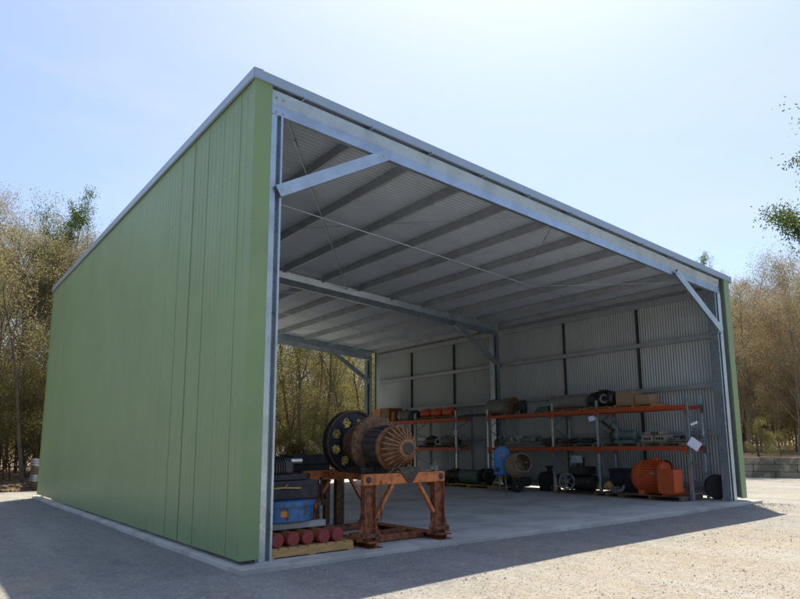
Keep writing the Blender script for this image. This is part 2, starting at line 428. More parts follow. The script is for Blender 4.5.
# outer walls: ribbed green sheets outside, zinc lining look inside (one sheet, both sides)
rib = [(0,0),(.30,0),(.36,.014),(.64,.014),(.70,0)]
mb = MB()
mb.sheet((0, 0, 0), (0,1,0), (0,0,1), (-1,0,0), L, ROOF(0)+.02, [(0,0),(.40,0),(.48,.0045),(.76,.0045),(.84,0)], .2, 2)
w1 = obj('wall_cladding', mb, M['green'], shed); tag(w1, 'green ribbed cladding of the long side wall seen from outside')
mb = MB()                                                     # sheet overlaps: some sit proud, most lie tight
k = .55; laps = []
while k < 4.5: laps.append(k); k += .762
for k in laps:
    proud = .006 if min(abs(k-.55), abs(k-2.84)) < .2 else .001
    mb.box((-.0050-proud, k-.003, 0), (-.0048, k+.012, ROOF(0)))
obj('sheet_lap', mb, M['green'], shed)
mb = MB()
for z in (.30, 1.80, 3.18, 4.64, 6.1, 7.3):
    y = .12
    while y < 5: mb.cbox((-.008, y, z), (.008, .014, .014)); y += .2
tag(obj('cladding_screw', mb, M['galv_dull'], shed), kind='stuff')
mb = MB()                                                     # back face of the same wall
mb.sheet((.012, 0, 0), (0,1,0), (0,0,1), (-1,0,0), L, ROOF(0)+.0, [(0,0),(.40,0),(.48,.0045),(.76,.0045),(.84,0)], .2, 2)
obj('wall_lining', mb, M['zincwall'], shed)
wave = [(i/8, .015*math.cos(2*math.pi*i/8)) for i in range(8)]
mb = MB()
mb.sheet((W-.012, 0, 0), (0,1,0), (0,0,1), (-1,0,0), L, ROOF(W), wave, .095, 1)
w2 = obj('wall_lining', mb, M['zincwall'], shed, smooth=60)
mb = MB()
mb.sheet((W+.014, 0, 0), (0,1,0), (0,0,1), (1,0,0), L, ROOF(W)+.02, [(0,0),(.40,0),(.48,.0045),(.76,.0045),(.84,0)], .2, 2)
obj('wall_cladding', mb, M['green'], shed)
rwave = [(i/8, .017*math.cos(2*math.pi*i/8)) for i in range(8)]
# roof sheet, corrugations running down the fall
rd = V((1, 0, -K)).normalized(); rn = V((K, 0, 1)).normalized(); rl = (W+.11)*math.sqrt(1+K*K)
mb = MB()
mb.sheet(V((-.04, -.045, ROOF(-.04)+.018)), (0,1,0), rd, rn, L+.09, rl, rwave, .125, 1)
rf = obj('roof_sheet', mb, M['zinc'], shed, smooth=60)
mb = MB()
mb.sheet(V((-.04, -.045, ROOF(-.04)+.033)), (0,1,0), rd, rn, L+.09, rl, rwave, .125, 1)
obj('roof_top_sheet', mb, M['fascia'], shed, smooth=60)
# barge cappings / fascias
def fascia(p, q, outv, h=.163):
    mb = MB(); p = V(p); q = V(q); o_ = V(outv)
    u = V((0,0,1))
    mb.slab2(p, q, o_, u, 0, .004, -h, 0)                 # face
    mb.slab2(p, q, o_, u, -.16, 0, -.004, 0)              # top flange
    mb.slab2(p, q, o_, u, -.03, 0, -h, -h+.004)           # bottom return
    mb.slab2(p, q, o_, u, .004, .010, -h, -h+.018)        # drip lip
    return mb
zt = lambda x: ROOF(x) + .055
obj('barge_capping', fascia((-.05, -.055, zt(-.05)), (W+.14, -.055, zt(W+.14)), (0,-1,0)), M['fascia'], shed)
obj('barge_capping', fascia((-.05, L+.055, zt(-.05)), (W+.14, L+.055, zt(W+.14)), (0,1,0)), M['fascia'], shed)
obj('barge_capping', fascia((-.054, -.060, zt(-.05)+.002), (-.054, L+.060, zt(-.05)+.002), (-1,0,0)), M['fascia'], shed)
mb = MB()
for x in (3.1, 6.1, 9.15, 12.2):                              # lapped joints and rivets along the front capping
    mb.slab2(V((x, -.0602, zt(x))), V((x+.012, -.0602, zt(x+.012))), V((0,-1,0)), V((0,0,1)), 0, .002, -.163, 0)
for k in range(30):
    x = .2 + k*.49
    for dz in (-.035, -.14): mb.cbox((x, -.0605, zt(x)+dz), (.011, .006, .011))
for k in range(36):
    y = .2 + k*.52; mb.cbox((-.0595, y, zt(0)-.14), (.006, .011, .011))
tag(obj('capping_rivet', mb, M['galv_dull'], shed), kind='stuff')
mb = MB()                                                     # gutter on the low side
gxx = W+.04
mb.box((gxx, -.05, ROOF(W)-.14), (gxx+.09, L+.05, ROOF(W)-.136)); mb.box((gxx+.09, -.05, ROOF(W)-.14), (gxx+.094, L+.05, ROOF(W)+.0))
mb.box((gxx-.004, -.05, ROOF(W)-.14), (gxx, L+.05, ROOF(W)-.02)); mb.box((gxx, -.054, ROOF(W)-.14), (gxx+.094, -.05, ROOF(W)))
obj('gutter', mb, M['fascia'], shed)
# green corner flashings returning round the front and rear edges
for (x0, x1, hh) in ((-.012, .285, ROOF(.14)), (W-.25, W+.024, ROOF(W))):
    for y0, y1 in ((-.022, -.016), (L+.016, L+.022)):
        if y0 > 1: x0, x1 = (x0, .12) if x0 < 1 else (W-.10, x1)
        mb = MB(); mb.box((x0, y0, 0), (x1, y1, hh-.06))
        xo = x0 if x0 < 1 else x1-.005
        ya, yb = (y1, y1+.12) if y0 < 1 else (y0-.12, y0)
        mb.box((xo, ya, 0), (xo+.005, yb, hh-.06))
        xi = x1-.005 if x0 < 1 else x0
        mb.box((xi, y1 if y0 < 1 else y0-.03, 0), (xi+.005, (y1+.03) if y0 < 1 else y0, hh-.06))
        obj('corner_flashing', mb, M['green'], shed)
# portal frames
def post(x0, x1, y, ztop, sgn):
    """C column: open side to the front of the frame, wide lip on the outer side"""
    mb = MB(); D = .25
    mb.box((x0, y, S+.012), (x0+.004, y+D, ztop)); mb.box((x1-.004, y, S+.012), (x1, y+D, ztop))
    mb.box((x0+.004, y+.09, S+.012), (x1-.004, y+.094, ztop))
    if sgn > 0:
        mb.box((x0+.004, y, S+.012), (x0+.10, y+.004, ztop)); mb.box((x1-.034, y, S+.012), (x1-.004, y+.004, ztop))
    else:
        mb.box((x0+.004, y, S+.012), (x0+.034, y+.004, ztop)); mb.box((x1-.16, y, S+.012), (x1-.004, y+.004, ztop))
    o = obj('post', mb, M['galv'], shed)
    mb = MB(); mb.box((x0-.05, y-.04, S), (x1+.05, y+D+.04, S+.012))
    for bx in (x0-.025, x1+.025):
        for by in (y+.02, y+D-.02): mb.tube([(bx, by, S+.012), (bx, by, S+.05)], .012, 6)
    obj('base_plate', mb, M['galv_dull'], o)
    return o
def rafter(y):
    """web faces the front, with a shallow stiffening crease along its middle"""
    mb = MB(); x0, x1 = .290, W-.44
    prof = [(.0, .055), (.004, .055), (.042, -.15), (.042, -.165), (.010, -.36), (0, -.36)]  # (depth in y, z)
    for k in range(len(prof)-1):
        (a, za), (b, zb) = prof[k], prof[k+1]
        vs = []
        for x in (x0, x1):
            zz = 7.42 - K*x
            vs += [(x, y+a, zz+za), (x, y+b, zz+zb)]
        mb.add(vs, [(0,1,3,2)])
    for zo in (.055, -.36):
        vs = [(x, y+d, 7.42-K*x+zo) for x in (x0, x1) for d in (0, .10)]
        mb.add(vs, [(0,1,3,2)])
    for zo in (.055, -.36):
        s_ = .025 if zo < 0 else -.025
        vs = [(x, y+.10, 7.42-K*x+zo+e) for x in (x0, x1) for e in (0, s_)]
        mb.add(vs, [(0,1,3,2)])
    o = obj('rafter', mb, M['galv'], shed)
    so = o.modifiers.new('thickness', 'SOLIDIFY'); so.thickness = .003
    # bolts on the haunch plates
    mb = MB()
    for bx in (x0+.10, x0+.22, x1-.10, x1-.22):
        for dz in (-.06, -.30): mb.tube([(bx, y-.012, 7.42-K*bx+dz), (bx, y+.02, 7.42-K*bx+dz)], .014, 6)
    each('bolt', mb, M['galv_dull'], o)
    return o
def brace(p, q, y):
    p = V(p); q = V(q); d = (q-p).normalized(); side = V((0,1,0)).cross(d).normalized()
    mb = MB(); mb.csec(p, q, .20, .07, (0,1,0), side)
    o = obj('knee_brace', mb, M['galv'], shed)
    mb = MB()
    for c in (p + d*.08, p + d*.22, q - d*.08, q - d*.22):
        mb.tube([c - V((0,.012,0)), c + V((0,.01,0))], .013, 6)
    each('bolt', mb, M['galv_dull'], o)
XL0, XL1, XR0, XR1 = .292, .505, W-.73, W-.44
for y in (.02, L/2-.12, L-.27):
    post(XL0, XL1, y, 7.42-K*XL1-.36, 1); post(XR0, XR1, y, 7.42-K*XR1-.362, -1)
    rafter(y)
    dy = .03 if y < 1 else (.03)
    brace((.40, 0, 5.66), (2.62, 0, 6.93), y) if 0 else None
    p = V((.42, y-.075, 5.68)); q = V((2.52, y-.075, 6.86)); brace(p, q, y)
    p = V((XR0+.14, y-.075, 4.66)); q = V((W-2.72, y-.075, 6.06)); brace(p, q, y)
# purlins (run front to back above the rafters) and their cleats
pxs = [.16] + [.83 + 1.358*i for i in range(10)] + [14.22]
for x in pxs:
    mb = MB(); zc = 7.42 - K*x + .10
    for s0, s1 in ((.125, L/2-.13), (L/2+.01, L-.28)):
        mb.csec((x, s0, zc), (x, s1, zc), .19, .065, (1,0,0), (0,0,1), .02, .003)
    obj('purlin', mb, M['galv_dull'], shed)
mb = MB()
for x in pxs[1:-1]:
    for y in (-.085,):
        mb.box((x-.004, -.096, 7.475-K*x+.003), (x+.014, .02, 7.475-K*x+.05))
each('purlin_cleat', mb, M['galv'], shed)
# wall girts and the uprights that tie them
for side in (0, 1):
    xg = W-.20 if side else .20
    f = (1,0,0) if side else (-1,0,0)
    for z in (.30, 1.80, 3.18, 4.64) + (() if side else (6.1,)):
        for s0, s1 in ((.30, L/2-.14), (L/2+.16, L-.30)):
            mb = MB(); mb.csec((xg, s0, z), (xg, s1, z), .13, .16, f, (0,0,1), .02, .003)
            obj('girt', mb, M['galv_dull'], shed)
    for y in (L/6, L/3, 2*L/3, 5*L/6):
        mb = MB(); x0, x1 = (W-.034, W-.10) if side else (.034, .10)
        zt_ = 7.40 - K*(W if side else 0)
        mb.box((min(x0,x1), y-.035, 0), (max(x0,x1), y+.035, zt_))
        obj('wall_stiffener', mb, M['darkiron'], shed)
    # eave member
    mb = MB(); xe = W-.10 if side else .10
    mb.box((xe-.04, .3, 7.40-K*xe-.22), (xe+.04, L-.3, 7.40-K*xe-.02)); obj('eave_beam', mb, M['galv_dull'], shed)
# bracing rods, bridging lines
zb = lambda x: 7.395 - K*x
def rod(p, q, r=.011, m='galv'):
    mb = MB(); mb.tube([p, q], r, 6)
    mid = V(p) + (V(q)-V(p))*.12; d = (V(q)-V(p)).normalized(); mb.tube([mid - d*.12, mid + d*.12], r*1.9, 6)
    obj('brace_rod', mb, M[m], shed)
for ya, yb_ in ((.2, L/2-.15), (L/2+.2, L-.2)):
    rod((.55, ya, zb(.55)), (7.2, yb_, zb(7.2)), .017); rod((.55, yb_, zb(.55)), (7.2, ya, zb(7.2)), .008)
    rod((7.4, ya, zb(7.4)), (13.9, yb_, zb(13.9)), .008); rod((7.4, yb_, zb(7.4)), (13.9, ya, zb(13.9)), .008)
rod((.1, 4.15, zb(.1)-.03), (W-.4, 4.12, zb(W-.4)-.12), .018)
rod((.1, 14.2, zb(.1)-.02), (W-.4, 14.2, zb(W-.4)-.02), .011)
# fastener rows on the front flashing strips
mb = MB()
for x in (.02, W-.01):
    z = .3
    while z < ROOF(x)-.3: mb.tube([(x, -.028, z), (x, -.02, z)], .008, 6); z += .6
each('fastener', mb, M['galv_dull'], shed)

# ------------------------------------------------------------------ pallets
def pallet_parts(t, x0, y0, x1, y1, z, m, h=.14, along='x'):
    """top boards, bearers, bottom boards"""
    lx, ly = x1-x0, y1-y0
    def bd(a0, b0, a1, b1, z0, z1):          # a along the boards
        return ((a0, b0, z0), (a1, b1, z1)) if along == 'x' else ((b0, a0, z0), (b1, a1, z1))
    A0, A1, B0, B1 = (x0, x1, y0, y1) if along == 'x' else (y0, y1, x0, x1)
    top = MB(); n = max(5, int((B1-B0)/.16)); w = (B1-B0)/n
    for i in range(n):
        j = rng.uniform(-.006, .006)
        top.box(*bd(A0+j, B0+i*w+.015, A1+j, B0+(i+1)*w-.015, z+h-.02, z+h))
    each('top_board', top, m, t)
    for i in range(3):
        be = MB(); a = A0 + (A1-A0-.07)*i/2
        be.box(*bd(a, B0, a+.07, B1, z+.02, z+h-.02)); each('bearer', be, m, t)
    bo = MB()
    for b in (B0, (B0+B1)/2-.05, B1-.1): bo.box(*bd(A0, b, A1, b+.1, z, z+.02))
    each('bottom_board', bo, m, t)
def pallet(label, x0, y0, x1, y1, z, m='timberold', h=.14, along='x', group=None):
    t = thing('pallet', label, 'pallet', ((x0+x1)/2, (y0+y1)/2, z), group)
    pallet_parts(t, x0, y0, x1, y1, z, M[m], h, along)
    return t

# ================================================================== front left machinery
pallet('new yellowish pine pallet on the slab under the red ended cylinders beside the front post', .50, .14, 1.98, 1.30, S, 'timber', .15, 'y')
# red ended steel cylinders
proto = None
lbls = ['red ended steel roller lying on pine pallet, nearest the galvanised front post',
        'red ended steel roller on pine pallet, second from the galvanised front post',
        'red ended steel roller in the middle of the five on the pine pallet, brightest red',
        'red ended steel roller on pine pallet, second from the right end of the row',
        'red ended steel roller at the right end of the row on the pine pallet']
for i in range(5):
    x = .68 + i*.262
    if proto is None:
        t = thing('steel_roller', lbls[0], 'roller', (0,0,0), 'red ended rollers on the pine pallet')
        mb = MB(); mb.lathe([(0,.09),(.012,.108),(.85,.108),(.86,.09)], (0,.02,.108), (0,1,0), 24)
        obj('barrel', mb, M['rustbrown'], t, smooth=35, local=True)
        mb = MB(); mb.lathe([(0,.03),(.001,.10),(.02,.112),(.05,.112)], (0,-.03,.108), (0,1,0), 24)
        obj('red_end', mb, M['red'], t, smooth=35, local=True)
        proto = t
    else:
        t = copy_tree(proto)
    t.location = (x, .22 + rng.uniform(-.03,.03), S+.15); t.rotation_euler = (0, 0, R(rng.uniform(-2,2)))
    t['label'] = lbls[i]
# pale timber spacers resting on the rollers
t = thing('timber_spacer', 'pale grey timber bearer lying across the rollers under the blue machine base', 'timber', (1.0, .5, S+.37))
mb = MB(); mb.box((.45, .56, S+.366), (1.70, .66, S+.468)); mb.box((.45, 1.0, S+.366), (1.66, 1.1, S+.468))
each('bearer', mb, M['white'], t, bevel=.006)
# blue round machine base with black gearbox on top
t = thing('gearbox', 'big black gearbox with round chipped blue base and orange sticker beside the front post', 'gearbox', (1.02, 1.0, S+.469))
mb = MB(); mb.lathe([(0,.56),(.02,.60),(.25,.60),(.255,.64),(.335,.64),(.345,.58)], (1.02,1.0,S+.469), (0,0,1), 48)
bb = obj('blue_base', mb, M['blue'], t, smooth=35)
mb = MB()
for k in range(7):
    a = k*math.pi/3.5+.1; c = V((1.02 + math.cos(a)*.605, 1.0 + math.sin(a)*.605, S+.61))
    mb.cbox((0,0,0), (.03,.03,.20), Matrix.Translation(c) @ Matrix.Rotation(a, 4, 'Z'))
each('rib', mb, M['blue'], bb)
a = R(-104)
mb = MB(); mb.cbox((0,0,0), (.006,.11,.09), Matrix.Translation((1.02+math.cos(a)*.604, 1.0+math.sin(a)*.604, S+.62)) @ Matrix.Rotation(a, 4, 'Z'))
obj('sticker', mb, M['sticker'], bb)
mb = MB(); mb.box((.50,.62,S+.815), (1.58,1.45,S+1.12)); mb.box((.58,.70,S+1.12), (1.40,1.40,S+1.22))
obj('casing', mb, M['blackpaint'], t, bevel=.02)
mb = MB(); mb.lathe([(0,.10),(.01,.17),(.12,.19),(.14,.22),(.22,.22),(.24,.19),(.75,.19),(.78,.12)], (.46,1.0,S+1.30), (1,0,0), 28)
for k in range(8): mb.lathe([(0,.195),(.0,.212),(.015,.212),(.015,.195)], (.76+k*.045,1.0,S+1.30), (1,0,0), 28)
obj('motor', mb, M['darkiron'], t, smooth=35)
mb = MB(); mb.lathe([(0,.045),(.30,.045),(.31,.04)], (1.14,.99,S+1.43), (1,0,0), 20)
each('shaft', mb, M['silver'], t, smooth=35)
mb = MB(); mb.tube([(.6,.60,S+1.0),(.9,.58,S+1.02),(1.25,.60,S+1.0)], .012, 6); mb.tube([(.95,.585,S+1.02),(1.0,.57,S+1.07)], .01, 6)
obj('oil_pipe', mb, M['yellow'], t, smooth=60)

# orange stand
stand = thing('machine_stand', 'rusty orange welded steel stand with diagonal braces at the front edge of the slab', 'stand', (3.0, 1.3, S))
zb1 = 1.13; xa, xb = 2.16, 3.90; ya, yb = .16, 2.5
def plate_end(mb, x, y, z, d):  # closing plate with a hole ring
    mb.lathe([(0,.012),(.0,.052),(.012,.052),(.012,.03)], (x, y, z), (0,d,0), 16)
for y, xs, xe in ((ya, xa, xb), (yb, xa+.08, xb)):
    mb = MB()
    # top beam: C with the web to the front so its upper and lower edges read
    mb.box((xs, y-.05, zb1-.185), (xe, y+.05, zb1-.0))
    o = obj('top_beam', mb, M['rustorange'], stand, bevel=.012)
    mb = MB()
    for x in (xs+.09, xe-.09):
        mb.lathe([(0,.0),(.004,.030),(.012,.045),(.016,.058)], (x, y-.069, zb1-.09), (0,1,0), 18)
    each('lifting_eye', mb, M['darkiron'], o, smooth=35)
    for x in (xs+.14, xe-.12):
        mb = MB()                                       # I section leg
        mb.box((x-.11, y-.045, S+.10), (x-.098, y+.10, zb1-.187)); mb.box((x+.098, y-.045, S+.10), (x+.11, y+.10, zb1-.187))
        mb.box((x-.098, y+.02, S+.10), (x+.098, y+.034, zb1-.187))
        # gussets spreading to the foot
        for dx in (-1, 1):
            mb.add([(x+dx*.11, y-.004, S+.10), (x+dx*.26, y-.004, S+.10), (x+dx*.11, y-.004, S+.45), (x+dx*.11, y+.012, S+.10), (x+dx*.26, y+.012, S+.10), (x+dx*.11, y+.012, S+.45)],
                   [(0,1,2),(5,4,3),(0,3,4,1),(1,4,5,2),(2,5,3,0)])
        lg = obj('leg', mb, M['rustbrown'], stand)
        mb = MB(); mb.box((x-.17, y-.10, S+.16), (x+.17, y-.046, S+.22)); mb.tube([(x-.12,y-.14,S+.19),(x-.12,y-.1,S+.19)], .02, 8); mb.tube([(x+.12,y-.14,S+.19),(x+.12,y-.1,S+.19)], .02, 8)
        obj('clamp_plate', mb, M['rust'], lg)
    for sgn, x in ((1, xs+.26), (-1, xe-.24)):
        mb = MB(); mb.beam((x, y, zb1-.72), (x+sgn*.34, y, zb1-.188), .05, .085, (0,1,0))
        obj('diagonal_brace', mb, M['rustorange'], stand)
for x in (xa+.14, xb-.12):
    mb = MB(); mb.box((x-.13, ya-.22, S), (x+.13, yb+.25, S+.014)); mb.box((x-.008, ya-.22, S+.014), (x+.008, yb+.25, S+.086)); mb.box((x-.13, ya-.22, S+.086), (x+.13, yb+.25, S+.10))
    obj('skid', mb, M['rustbrown'], stand)
for y in (ya+.32, ya+.85, yb-.2):
    mb = MB(); mb.box((xa+.275, y-.05, S+.02), (xb-.255, y+.05, S+.13)); obj('cross_rail', mb, M['rustbrown'], stand, bevel=.006)
for x in (xa+.55, xb-.5):
    mb = MB(); mb.box((x-.06, ya+.055, zb1-.14), (x+.06, yb-.055, zb1-.02)); each('side_rail', mb, M['rustorange'], stand, bevel=.006)
mb = MB()                                              # hanging chain on the near leg
for i in range(13):
    z = zb1-.14 - i*.05; ax = (1,0,0) if i % 2 else (0,1,0)
    c = V((xa+.33, ya-.075, z)); pts = []
    for k in range(9):
        t_ = k*math.pi/4; e = V((.016*math.cos(t_), 0, .032*math.sin(t_))) if i % 2 else V((0, .016*math.cos(t_), .032*math.sin(t_)))
        pts.append(c + e)
    mb.tube(pts, .007, 5, cap=False)
obj('chain', mb, M['rustbrown'], stand, smooth=60)

# big rotor machine lying on the stand, axis front to back
AX, AZ = 3.10, 1.60
rot = thing('generator_rotor', 'large rusty ribbed rotor with dark spoked flywheel resting on the orange stand', 'rotor', (AX, 1.3, zb1))
ax = (0, 1, 0)
# flywheel ring with round windows
def wheel(mb, c, R0, thick, holes, rh, rc, seg=96, hub=.16):
    """disc with round holes: built from a polar grid whose cells inside a hole are left out"""
    c = V(c); rad = [hub + (R0-hub)*i/22 for i in range(23)]
    def pos(r, a, y): return (c.x + r*math.cos(a), c.y + y, c.z + r*math.sin(a))
    keep = {}
    for i in range(22):
        for j in range(seg):
            a = 2*math.pi*(j+.5)/seg; r = (rad[i]+rad[i+1])/2; inside = False
            for h in range(holes):
                ha = 2*math.pi*h/holes + .35
                if math.hypot(r*math.cos(a)-rc*math.cos(ha), r*math.sin(a)-rc*math.sin(ha)) < rh: inside = True; break
            keep[i, j] = not inside
    vs = []; idx = {}
    def vid(i, j, s_):
        k = (i, j % seg, s_)
        if k not in idx:
            idx[k] = len(vs); vs.append(pos(rad[i], 2*math.pi*j/seg, -thick/2 if s_ == 0 else thick/2))
        return idx[k]
    fs = []
    for (i, j), ok in keep.items():
        if not ok: continue
        for s_ in (0, 1): fs.append((vid(i,j,s_), vid(i+1,j,s_), vid(i+1,j+1,s_), vid(i,j+1,s_)))
        if i == 0 or not keep[i-1, j]: fs.append((vid(i,j,0), vid(i,j+1,0), vid(i,j+1,1), vid(i,j,1)))
        if i == 21 or not keep[i+1, j]: fs.append((vid(i+1,j,0), vid(i+1,j+1,0), vid(i+1,j+1,1), vid(i+1,j,1)))
        if not keep[i, (j-1) % seg]: fs.append((vid(i,j,0), vid(i+1,j,0), vid(i+1,j,1), vid(i,j,1)))
        if not keep[i, (j+1) % seg]: fs.append((vid(i,j+1,0), vid(i+1,j+1,0), vid(i+1,j+1,1), vid(i,j+1,1)))
    mb.add(vs, fs)
mb = MB(); wheel(mb, (AX, 2.05, AZ+.08), .60, .07, 8, .105, .40)
mb.lathe([(-.08,.585),(-.08,.63),(.08,.63),(.08,.585)], (AX, 2.05, AZ+.08), ax, 72, True)
mb.lathe([(-.20,.17),(.16,.17)], (AX, 2.05, AZ+.08), ax, 32)
fw = obj('flywheel', mb, M['blackpaint'], rot, smooth=30)
mb = MB(); mb.lathe([(0,.605),(0,.612),(.02,.612),(.02,.605)], (AX, 1.955, AZ+.08), ax, 72, True); obj('rim_edge', mb, M['rustlight'], fw, smooth=30)
# stepped body
mb = MB()
mb.lathe([(0,.20),(.02,.26),(.24,.27),(.25,.33),(.50,.35),(.52,.30),(.60,.28)], (AX, 1.35, AZ+.05), ax, 48)
obj('bearing_drum', mb, M['rust'], rot, smooth=30)
mb = MB()
mb.lathe([(0,.30),(.01,.44),(.03,.52),(.06,.55),(.13,.55),(.16,.49),(.22,.46)], (AX, 1.12, AZ+.02), ax, 56)
obj('rear_flange', mb, M['rust'], rot, smooth=30)
mb = MB()
mb.lathe([(0,.24),(.01,.30),(.06,.34),(.30,.37),(.44,.37),(.46,.34)], (AX, .66, AZ-.01), ax, 48)
for k in range(20):
    a = k*2*math.pi/20 + .1
    mb.cbox((0,0,0), (.02,.34,.05), Matrix.Translation((AX+.36*math.cos(a), .86, AZ-.01+.36*math.sin(a))) @ Matrix.Rotation(-a+math.pi/2, 4, 'Y'))
obj('coil_body', mb, M['coil'], rot, smooth=30)
# ribbed fan end facing the camera
mb = MB()
mb.lathe([(0,.13),(.02,.20),(.10,.27),(.20,.33),(.30,.35)], (AX, .22, AZ-.05), ax, 48)
fan = obj('fan_cone', mb, M['rust'], rot, smooth=30)
mb = MB(); nb = 22
for k in range(nb):
    a = k*2*math.pi/nb; c = math.cos(a); s_ = math.sin(a); tx, tz = -s_*.014, c*.014
    pr = [(.15,.16),(.20,.15),(.27,.26),(.385,.36),(.385,.52),(.26,.50)]     # (radius, y)
    vs = []
    for sg in (-1, 1):
        for r, y in pr: vs.append((AX + r*c + sg*tx, .04+y, AZ-.05 + r*s_ + sg*tz))
    n = len(pr)
    mb.add(vs, [tuple(range(n))[::-1], tuple(range(n, 2*n))] + [(i, (i+1) % n, n+(i+1) % n, n+i) for i in range(n)])
obj('fan_blade', mb, M['rustlight'], fan)
mb = MB(); mb.lathe([(0,.36),(0,.40),(.05,.41),(.06,.36)], (AX, .53, AZ-.05), ax, 48); obj('back_ring', mb, M['rustlight'], fan, smooth=30)
mb = MB(); mb.lathe([(0,.01),(.001,.085),(.01,.10),(.03,.10),(.031,.14),(.05,.165),(.14,.17)], (AX, .12, AZ-.05), ax, 36)
hb = obj('hub', mb, M['rustlight'], fan, smooth=30)
mb = MB(); mb.lathe([(0,.01),(.001,.10),(.012,.11)], (AX, .108, AZ-.05), ax, 36); obj('hub_cap', mb, M['darkiron'], hb, smooth=30)
# saddle blocks and cables
mb = MB()
for y in (ya, 1.0):
    mb.add([(AX-.12,y-.05,zb1-.16),(AX+.12,y-.05,zb1-.16),(AX+.33,y-.05,zb1+.16),(AX-.33,y-.05,zb1+.16),(AX-.12,y+.05,zb1-.16),(AX+.12,y+.05,zb1-.16),(AX+.33,y+.05,zb1+.16),(AX-.33,y+.05,zb1+.16)] if y > .5 else
           [(AX-.03,y-.075,zb1-.19),(AX+.03,y-.075,zb1-.19),(AX+.26,y-.075,zb1+.10),(AX-.26,y-.075,zb1+.10),(AX-.03,y-.055,zb1-.19),(AX+.03,y-.055,zb1-.19),(AX+.26,y-.055,zb1+.10),(AX-.26,y-.055,zb1+.10)],
           [(0,1,2,3),(7,6,5,4),(0,4,5,1),(1,5,6,2),(2,6,7,3),(3,7,4,0)])
each('saddle', mb, M['darkiron'], rot)
mb = MB()
r2 = random.Random(3)
for k in range(7):
    p = V((AX-.5+r2.random()*.9, .12, zb1+.02)); pts = [p]
    for q in range(6): p = p + V((r2.uniform(-.10,.16), r2.uniform(-.04,.05), r2.uniform(-.04,.05))); p.z = max(p.z, zb1+.012); pts.append(p.copy())
    mb.tube(pts, .006, 5)
each('cable', mb, M['greymach'], rot, smooth=60)
mb = MB()
mb.box((AX-.30, 1.25, zb1+.002), (AX+.30, 1.85, zb1+.14)); mb.box((AX-.62, .72, zb1-.01), (AX-.36, 1.2, zb1+.09)); mb.box((AX+.36, .62, zb1-.01), (AX+.55, 1.1, zb1+.06))
each('pedestal', mb, M['darkiron'], rot, bevel=.012)
mb = MB()                                               # small fittings lying at the right end
mb.lathe([(0,.04),(.1,.04)], (3.62,.20,zb1+.045), (1,0,.1), 12); mb.cbox((3.74,.2,zb1+.05), (.07,.09,.10)); mb.tube([(3.70,.2,zb1+.1),(3.76,.2,zb1+.17)], .012, 6)
v_ = thing('valve_fitting', 'small grey pipe fitting lying on the right end of the orange beam', 'pipe fitting', (3.68,.2,zb1)); obj('body', mb, M['greymach'], v_, smooth=40)
# black gearcase on a dark trestle behind the left end of the stand
t = thing('steel_trestle', 'dark steel trestle standing behind the left end of the orange stand', 'trestle', (2.9, 3.2, S))
for x in (2.78, 3.36):
    mb = MB(); mb.box((x-.09, 2.95, S), (x+.09, 3.09, 1.0)); obj('leg', mb, M['rust'], t, bevel=.006)
    mb = MB(); mb.box((x-.06, 3.5, S), (x+.06, 3.62, 1.0)); obj('leg', mb, M['rust'], t, bevel=.006)
mb = MB(); mb.box((2.2, 2.9, 1.0), (3.55, 3.66, 1.10)); obj('table', mb, M['darkiron'], t, bevel=.006)
t = thing('gear_case', 'square black gear case with eye bolt sitting left of the spoked flywheel', 'gear case', (2.6, 3.2, 1.10))
mb = MB(); mb.box((2.26, 2.95, 1.10), (3.1, 3.6, 1.44)); mb.box((2.20, 2.92, 1.24), (3.16, 3.63, 1.29)); obj('case', mb, M['blackpaint'], t, bevel=.015)
mb = MB(); pts = [(2.52+.05*math.cos(k*math.pi/6), 3.1, 1.50+.05*math.sin(k*math.pi/6)) for k in range(13)]; mb.tube(pts, .014, 6, cap=False); mb.tube([(2.52,3.1,1.43),(2.52,3.1,1.455)], .02, 6)
obj('eye_bolt', mb, M['darkiron'], t, smooth=60)
mb = MB(); mb.tube([(2.62,2.42,1.0),(2.60,2.40,.75),(2.64,2.40,.55)], .03, 6); mb.cbox((2.65,2.4,.52), (.10,.03,.12))
obj('strap', mb, M['darkiron'], stand)
# dark motor behind the gearbox
t = thing('dark_motor', 'dark finned electric motor lying behind the black gearbox near the left wall', 'motor', (1.3, 3.0, S))
mb = MB(); mb.lathe([(0,.2),(.02,.33),(.1,.36),(.9,.36),(.95,.33),(1.0,.2)], (.75,3.0,.95), (1,0,0), 32)
for k in range(14): mb.lathe([(0,.36),(0,.385),(.02,.385),(.02,.36)], (.9+k*.055,3.0,.95), (1,0,0), 32)
obj('body', mb, M['darkiron'], t, smooth=30)
mb = MB(); mb.box((.8,2.7,S),(1.7,3.3,.66)); obj('plinth', mb, M['blackpaint'], t, bevel=.02)
mb = MB(); mb.lathe([(0,.06),(.24,.06)], (1.75,3.0,.95), (1,0,0), 20); each('shaft', mb, M['silver'], t, smooth=30)

